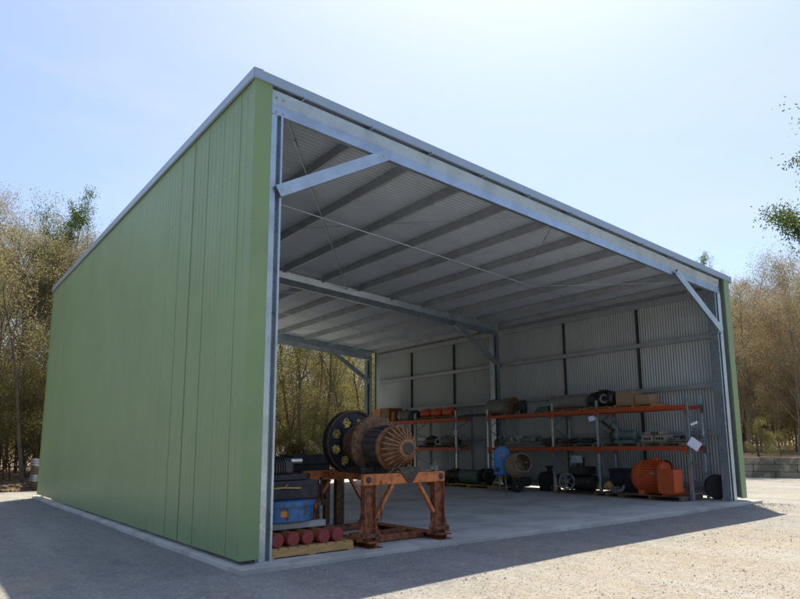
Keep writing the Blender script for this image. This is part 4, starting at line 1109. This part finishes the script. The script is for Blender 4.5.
# far rack top
pallet('dark pallet on the far rack top under the row of orange gear motors', 13.2, 11.1, 14.08, 13.6, ZT, 'timberold', .09, 'y')
for i, (y, lab) in enumerate(((11.35, 'orange gear motor at the right end of the row on the far rack top'), (12.1, 'orange gear motor in the middle of the row on the far rack top'), (12.85, 'redder orange gear motor at the left end of the row on the far rack top'))):
    motor('gear_motor', lab, 'gear motor', 13.45, y, y+.6, ZT+.09, .16, 'rackorange' if i == 2 else 'orangemotor', 'rustbrown', 10, True, 'orange gear motors on the far rack top')
motor('electric_motor', 'grey motor on the far rack top between gear motors and the cardboard crate', 'motor', 13.45, 14.35, 15.1, ZT, .22, 'greymach')
motor('electric_motor', 'small black motor on the far rack top next to the redder gear motor', 'motor', 13.45, 13.72, 14.2, ZT, .19, 'blackpaint')
t = thing('gas_bottle', 'short orange gas bottle beside the brown crate on the far rack top', 'gas bottle', (13.35, 15.5, ZT))
mb = MB(); mb.lathe([(0,.08),(.02,.10),(.36,.10),(.42,.05),(.46,.03)], (13.3,15.45,ZT), (0,0,1), 20); obj('bottle', mb, M['timberorange'], t, smooth=40)
t = thing('wooden_crate', 'brown crate with pale plywood end on the far end of the far rack', 'crate', (13.6, 16.2, ZT))
mb = MB(); mb.box((13.24,15.75,ZT), (14.0,16.95,ZT+.62)); b_ = obj('box', mb, M['rustbrown'], t, bevel=.01)
mb = MB()
for z in (.02, .22, .42): mb.box((13.215,15.72,ZT+z), (13.238,16.98,ZT+z+.17))
each('slat', mb, M['timberold'], b_)
mb = MB(); mb.box((13.19,16.4,ZT+.02), (13.213,17.0,ZT+.62)); obj('plywood_end', mb, M['timberorange'], b_)
t = thing('steel_offcuts', 'dark angle iron offcuts on the rack top in the gap before the grey tank', 'offcuts', (13.6, 10.2, ZT-.2))
mb = MB()
for k in range(5): mb.beam((13.3+k*.1, 9.2, ZT+.02+k*.02), (13.35+k*.1, 10.95, ZT+.03+k*.02), .05, .05)
each('angle', mb, M['darkiron'], t)

# ================================================================== behind the shed, left
t = thing('crate_stack', 'stack of grey slatted crates at the bush edge beyond the far green corner', 'crates', (.95, 24.3, -.1))
for k in range(4):
    mb = MB(); z = -.1 + k*.33
    for j in range(3): mb.box((.50,23.70,z+.02+j*.10), (1.45,23.73,z+.09+j*.10)); mb.box((.50,24.70,z+.02+j*.10), (1.45,24.73,z+.09+j*.10)); mb.box((.47,23.73,z+.02+j*.10), (.50,24.7,z+.09+j*.10))
    for x in (.53, .95, 1.35): mb.box((x,23.73,z), (x+.07,24.7,z+.31))
    obj('crate', mb, M['galv_dull'] if k % 2 else M['timberold'], t)

# ================================================================== trees
def branch_path(p, d, ln, n, wob, r, up=.0):
    pts = [p.copy()]
    for i in range(n):
        d = (d + V((r.uniform(-wob,wob), r.uniform(-wob,wob), r.uniform(-wob,wob)*.6 + up))).normalized()
        p = p + d*(ln/n); pts.append(p.copy())
    return pts, d
def make_tree_mesh(seed, H, spread, nl, leaf, clump, forks=2, base=.35, thick=.014, upb=.05, levels=3, droop=0):
    r = random.Random(seed); wood = MB(); leaves = MB(); tips = []
    def leafcard(c, s):
        n_ = V((r.gauss(0,1), r.gauss(0,1), r.gauss(0,.8))).normalized(); a = n_.orthogonal().normalized()
        a.rotate(Matrix.Rotation(r.uniform(0, 6.28), 3, n_)); b = n_.cross(a)
        l, w = s*r.uniform(.7,1.3), s*r.uniform(.28,.5)
        leaves.add([c - a*l*.5, c + b*w*.5, c + a*l*.5, c - b*w*.5], [(0,1,2,3)])
    def grow(p, d, ln, rad, lev):
        n = 6 if lev == 0 else 4
        pts, dend = branch_path(p, d, ln, n, .10 if lev == 0 else .22, r, upb if lev else .02)
        rs = [rad*(1-.55*i/n) for i in range(n+1)]
        wood.tube(pts, rs, 7 if lev == 0 else (5 if lev == 1 else 3), cap=False)
        if lev >= levels:
            for q in pts[1:]: tips.append((q, dend))
            return
        k = forks + (2 if lev else 3 + int(H/4))
        for i in range(k):
            f = (base + (1-base)*(i+r.random())/k) if lev == 0 else (.3 + .7*(i+r.random())/k)
            j = min(int(f*n), n-1); q = pts[j].lerp(pts[j+1], f*n-j)
            dd = (pts[j+1]-pts[j]).normalized()
            az = r.uniform(0, 6.28); o = dd.orthogonal().normalized(); o.rotate(Matrix.Rotation(az, 3, dd))
            ang = r.uniform(.5, 1.0) if lev == 0 else r.uniform(.4, 1.1)
            nd = (dd*math.cos(ang) + o*math.sin(ang)*spread); nd.z -= droop; nd.normalize()
            l2 = ln*(.30 + .25*(1-f)*1.2)*r.uniform(.7,1.2) if lev == 0 else ln*r.uniform(.45,.7)
            grow(q, nd, l2, max(rs[j]*.5, .006), lev+1)
        grow(pts[-1], dend, ln*.35, rs[-1]*.9, lev+1)
    grow(V((0,0,-.15)), V((r.uniform(-.10,.10), r.uniform(-.10,.10), 1)), H*.82, H*thick, 0)
    for i in range(nl):
        c, dd = tips[int(r.random()*len(tips))]
        # clumps: keep only some of the space so that the sky shows through
        c = c + V((r.gauss(0,clump), r.gauss(0,clump), r.gauss(0,clump*.7)))
        if noise.noise(V((c.x*.9+seed*7, c.y*.9, c.z*.9))) < -.12: continue
        leafcard(c, leaf)
    def mk(nm, mb_):
        me = bpy.data.meshes.new(nm); me.from_pydata(mb_.v, [], mb_.f); me.update(); return me
    w_ = mk('trunk', wood); w_.polygons.foreach_set('use_smooth', [True]*len(w_.polygons))
    return w_, mk('crown', leaves)
kinds = {}
def kind(name, seeds, leafmat, bark, **kw):
    kinds[name] = []
    for s in seeds:
        w_, l_ = make_tree_mesh(s, **kw)
        w_.materials.append(M[bark]); l_.materials.append(M[leafmat]); kinds[name].append((w_, l_, kw['H']))
kind('brown', (1, 2, 3), 'leaf_brown', 'bark', H=12, spread=.9, nl=24000, leaf=.085, clump=.30, thick=.008)
kind('olive', (4, 5, 6), 'leaf_olive', 'bark', H=11, spread=.8, nl=22000, leaf=.09, clump=.32, thick=.008)
kind('gold', (7, 8, 9), 'leaf_gold', 'bark', H=8, spread=1.0, nl=20000, leaf=.10, clump=.42, base=.10, thick=.008)
kind('rusty', (10, 11, 12), 'leaf_rust', 'barkpale', H=10, spread=1.0, nl=22000, leaf=.085, clump=.32, base=.22, thick=.009)
kind('sapling', (13, 14), 'leaf_olive', 'bark', H=10, spread=.6, nl=1500, leaf=.14, clump=.3, base=.45, thick=.009, levels=2, forks=1)
kind('green', (16, 17), 'leaf_green', 'barkpale', H=14, spread=.8, nl=30000, leaf=.15, clump=.34, base=.62, levels=2)
kind('shrub', (18, 19, 20), 'leaf_gold', 'bark', H=3.2, spread=1.3, nl=11000, leaf=.10, clump=.30, base=.02, thick=.012, levels=2)
TN = {'brown': 'gum_tree', 'olive': 'wattle_tree', 'gold': 'wattle_tree', 'rusty': 'gum_tree', 'sapling': 'sapling', 'green': 'gum_tree', 'shrub': 'shrub'}
def tree(kd, x, y, z, s, label, group, cat='tree', lean=0, i=None):
    if x < 21 and 5 < y < 25: y = 25 + (y % 1.7)
    r = rng; v = kinds[kd][r.randrange(len(kinds[kd])) if i is None else i]
    t = bpy.data.objects.new(TN[kd], None); COL.objects.link(t); t.location = (x, y, z)
    t.rotation_euler = (R(r.uniform(-3,3)), lean, r.uniform(0, 6.28)); t.scale = (s*r.uniform(.9,1.1), s*r.uniform(.9,1.1), s)
    tag(t, label, cat, group)
    a = bpy.data.objects.new('trunk' if kd != 'shrub' else 'stem', v[0]); COL.objects.link(a); a.parent = t
    b = bpy.data.objects.new('crown' if kd != 'shrub' else 'foliage', v[1]); COL.objects.link(b); b.parent = t
    return t
def polar(az, d): return CAM.x + d*math.sin(R(az)), CAM.y + d*math.cos(R(az))
# left of the shed
for i in range(34):
    az = -6 + 19*((i*.618) % 1); d = 37 + 16*rng.random(); x, y = polar(az, d)
    kd = rng.choice(['brown','brown','brown','olive'])
    top = .270 - .004*max(0, az-6)      # tan of the elevation of the crown tops
    h = (d*rng.uniform(top*.82, top*1.0) + 1.6) ; s = h/kinds[kd][0][2]
    tree(kd, x, y, .1, s*.97, {'brown': 'tall thin dry brown leaved tree in the bush left of the green wall', 'olive': 'tall thin olive leaved tree in the bush left of the green wall'}[kd], 'bush left of the shed: ' + kd)
for i in range(34):
    az = -5 + 18.5*((i*.618) % 1); x, y = polar(az, 42 + 20*rng.random())
    tree('shrub', x, y, .3, rng.uniform(1.2,2.0), 'dense low yellow green shrub deep in the bush left of the shed', 'deep shrubs left of the shed', 'shrub')
for i in range(34):
    az = 14 + 21*((i*.618) % 1); x, y = polar(az, 46 + 20*rng.random())
    tree('shrub', x, y, .5, rng.uniform(1.2,2.0), 'dense low yellow green shrub deep in the bush behind the open rear of the shed', 'deep shrubs behind the shed', 'shrub')
for i in range(26):
    az = -5 + 18*((i*.618) % 1); x, y = polar(az, 36 + 8*rng.random())
    tree('gold', x, y, .05, rng.uniform(.55,.8), 'low yellow green understorey tree at the foot of the bush left of the shed', 'understorey left of the shed')
g = tree('green', *polar(8.1, 42.5), .1, 1.0, 'fresh green crowned gum rising above the brown trees left of the roof', None, i=1)
g.rotation_euler = (0, 0, 0); g.scale = (.6, .6, .985)
for az, d, s, ln in ((4.7, 36, .9, .03), (6.9, 35, 1.0, .18), (8.6, 36.5, .8, .05)):
    tree('sapling', *polar(az, d), .05, s, 'dark bare trunked sapling at the near edge of the bush left of the shed', 'bare saplings at the bush edge', lean=ln)
# behind, through the open rear bay
for i in range(30):
    az = 12 + 24*((i*.618) % 1); d = 38 + 20*rng.random(); x, y = polar(az, d)
    kd = rng.choice(['gold','gold','olive','gold'])
    tree(kd, x, y, .1, rng.uniform(.95,1.25) if kd == 'gold' else rng.uniform(.7,.9), {'gold': 'sunlit yellow green tree in the bush behind the open rear of the shed', 'olive': 'olive leaved tree in the bush behind the open rear of the shed'}[kd], 'bush behind the shed: ' + kd)
for i in range(26):
    az = 14 + 20*((i*.618) % 1); d = 35 + 6*rng.random(); x, y = polar(az, d)
    tree('shrub', x, y, .0, rng.uniform(.6,1.2), 'leafy yellow green shrub at the bush edge behind the shed', 'shrubs behind the shed', 'shrub')
for az, d, s, ln, i_ in ((26.3, 36, .95, 0, 0), (28.2, 37, 1.1, .02, 1), (29.4, 39, 1.0, 0, 1), (31.7, 33.5, 1.25, 0, 0), (32.1, 35, 1.0, .02, 1)):
    tree('sapling', *polar(az, d), .05, s, 'slender dark trunked tree seen through the open rear bay of the shed', 'slender trunks behind the shed', lean=ln, i=i_)
# further bush wrapping round behind the right wall (seen from other positions)
for i in range(22):
    az = 36 + 24*((i*.618) % 1); d = 44 + 14*rng.random(); x, y = polar(az, d)
    kd = rng.choice(['rusty','olive','brown'])
    tree(kd, x, y, .4, rng.uniform(.7,.95), {'rusty': 'rusty leaved tree in the bush out behind the right wall of the shed', 'olive': 'olive leaved tree in the bush out behind the right wall of the shed', 'brown': 'brown leaved tree in the bush out behind the right wall of the shed'}[kd], 'bush behind the right wall: ' + kd)
# right of the shed, above the block wall
for i in range(34):
    az = 58.5 + 13*((i*.618) % 1); d = 36 + 20*rng.random(); x, y = polar(az, d)
    kd = rng.choice(['rusty','rusty','rusty','olive','brown'])
    top = .197
    h = d*rng.uniform(top*.72, top) + 1.0; s = h/kinds[kd][0][2]
    tree(kd, x, y, .8, s, {'rusty': 'rusty orange leaved tree in the bush right of the shed', 'olive': 'olive leaved tree in the bush right of the shed', 'brown': 'dry brown leaved tree in the bush right of the shed'}[kd], 'bush right of the shed: ' + kd)
for i in range(26):
    az = 58.5 + 14*((i*.618) % 1); x, y = polar(az, 37 + 12*rng.random())
    tree('rusty' if i % 2 else 'gold', x, y, .75, rng.uniform(.32,.55), 'short bushy tree low down in the bush right of the shed, ' + ('rusty leaved' if i % 2 else 'yellow green'), 'low trees right of the shed: ' + ('rusty' if i % 2 else 'yellow green'))
for i in range(5):
    az = 59 + 10*((i*.618) % 1); x, y = polar(az, 34.5 + 4*rng.random())
    tree('shrub', x, y, .72, rng.uniform(.3,.5), 'green yellow shrub above the low block wall right of the shed', 'shrubs above the block wall', 'shrub')
for i in range(26):
    az = 58 + 14.5*((i*.618) % 1); x, y = polar(az, 47 + 16*rng.random())
    tree('shrub', x, y, .8, rng.uniform(1.1,1.8), 'dense low shrub deep in the bush right of the shed', 'deep shrubs right of the shed', 'shrub')
g = tree('green', *polar(61.2, 48), .8, .9, 'green crowned gum just above the right roof corner', None, i=0)
g.rotation_euler = (0, 0, 0); g.scale = (.45, .45, .80)
# tall gum just outside the frame whose branches reach in at the upper right
g = tree('green', *polar(73.2, 26), .2, .86, 'tall green leaved gum whose branches hang into the upper right corner', None, i=1)
g.rotation_euler = (0, 0, 0); g.scale = (.92, .92, .81)

# unseen bush behind the viewer, added to dim the bright horizon in reflections
for i in range(44):
    az = 95 + 250*(i+rng.uniform(.2,.8))/44; d = 26 + 14*rng.random(); x, y = polar(az, d)
    kd = ('olive', 'gold', 'brown')[i % 3]
    t = bpy.data.objects.new(TN[kd], None); COL.objects.link(t); t.location = (x, y, -.1); v = kinds[kd][i % 3]
    t.rotation_euler = (0, 0, rng.uniform(0, 6.28)); s_ = rng.uniform(.9, 1.3); t.scale = (s_*1.3, s_*1.3, s_)
    tag(t, {'olive': 'unseen olive leaved tree behind the camera, added to dim the horizon light on the shed', 'gold': 'unseen yellow green tree behind the camera, added to dim the horizon light on the shed', 'brown': 'unseen brown leaved tree behind the camera, added to dim the horizon light on the shed'}[kd], 'tree', 'unseen bush added to dim horizon light: ' + kd)
    a = bpy.data.objects.new('trunk', v[0]); COL.objects.link(a); a.parent = t
    b = bpy.data.objects.new('crown', v[1]); COL.objects.link(b); b.parent = t

# leaf litter on the bush edge
mb = MB(); r2 = random.Random(5)
for i in range(9000):
    az = R(r2.uniform(-4, 36)); d = 33.5 + 6*r2.random(); x = CAM.x + d*math.sin(az); y = CAM.y + d*math.cos(az)
    if y < lit_edge_y(x)-.3: continue
    s_ = r2.uniform(.05,.14); z = .0 + max(0, y-lit_edge_y(x))*.03 + r2.random()*.12; a = r2.uniform(0,6.28)
    mb.add([(x+s_*math.cos(a),y+s_*math.sin(a),z),(x-s_*math.sin(a)*.5,y+s_*math.cos(a)*.5,z+r2.random()*.08),(x-s_*math.cos(a),y-s_*math.sin(a),z),(x+s_*math.sin(a)*.5,y-s_*math.cos(a)*.5,z+r2.random()*.05)], [(0,1,2,3)])
tag(obj('leaf_litter', mb, M['leaf_brown']), 'dry brown leaf litter and grass along the bush edge behind the shed', 'leaf litter', kind='stuff')

# ------------------------------------------------------------------ light
sd = V((.345, .31, 1)).normalized()            # towards the sun
elev = math.asin(sd.z); azim = math.atan2(sd.x, sd.y)
world = bpy.data.worlds.new('World'); scene.world = world; world.use_nodes = True
nt = world.node_tree; bg = nt.nodes['Background']
sky = nt.nodes.new('ShaderNodeTexSky'); sky.sky_type = 'NISHITA'; sky.sun_disc = False
sky.sun_elevation = elev; sky.sun_rotation = azim; sky.altitude = 50
sky.air_density = 1.0; sky.dust_density = 2.3; sky.ozone_density = 2.6
wt = nt.nodes.new('ShaderNodeTexCoord'); wm = nt.nodes.new('ShaderNodeMapping'); wm.inputs['Scale'].default_value = (1, 1, 3.2)
wn_ = nt.nodes.new('ShaderNodeTexNoise'); wn_.inputs['Scale'].default_value = 2.6; wn_.inputs['Detail'].default_value = 9; wn_.inputs['Roughness'].default_value = .58
wr = nt.nodes.new('ShaderNodeMapRange'); wr.inputs['From Min'].default_value = .45; wr.inputs['From Max'].default_value = .75; wr.inputs['To Max'].default_value = .45
wx = nt.nodes.new('ShaderNodeMix'); wx.data_type = 'RGBA'; wx.inputs['B'].default_value = (4.3, 4.5, 4.8, 1)      # thin high haze cloud
nt.links.new(wt.outputs['Generated'], wm.inputs[0]); nt.links.new(wm.outputs[0], wn_.inputs['Vector']); nt.links.new(wn_.outputs['Fac'], wr.inputs['Value'])
nt.links.new(wr.outputs[0], wx.inputs['Factor']); nt.links.new(sky.outputs[0], wx.inputs['A']); nt.links.new(wx.outputs['Result'], bg.inputs[0]); bg.inputs[1].default_value = .10
sun = bpy.data.lights.new('sun', 'SUN'); sun.energy = 4.5; sun.angle = R(.5); sun.color = (1, .86, .62)
so = bpy.data.objects.new('sun', sun); COL.objects.link(so); so.rotation_euler = sd.to_track_quat('Z', 'Y').to_euler(); so.location = (20, 20, 40)

# ------------------------------------------------------------------ camera
yaw, pit, rol = R(38.67), R(9.47), R(-.83)
F = V((math.sin(yaw)*math.cos(pit), math.cos(yaw)*math.cos(pit), math.sin(pit)))
Rt = V((math.cos(yaw), -math.sin(yaw), 0)); U = Rt.cross(F)
R2 = Rt*math.cos(rol) + U*math.sin(rol); U2 = -Rt*math.sin(rol) + U*math.cos(rol)
cam = bpy.data.cameras.new('camera'); co = bpy.data.objects.new('camera', cam); COL.objects.link(co)
m = Matrix((R2, U2, -F)).transposed().to_4x4(); m.translation = CAM; co.matrix_world = m
cam.sensor_width = 36; cam.lens = 664.8/800*36; cam.shift_x = (400-441.6)/800; cam.shift_y = (331.3-299.5)/800
cam.clip_start = .1; cam.clip_end = 3000
scene.camera = co
scene.render.resolution_x = 1024; scene.render.resolution_y = 767
vs_ = scene.view_settings; vs_.view_transform = 'Standard'; vs_.look = 'None'; vs_.gamma = 1; vs_.exposure = 1.0
vs_.use_curve_mapping = False
for o in bpy.data.objects:
    for k in ('_w', '_r'):
        if k in o: del o[k]
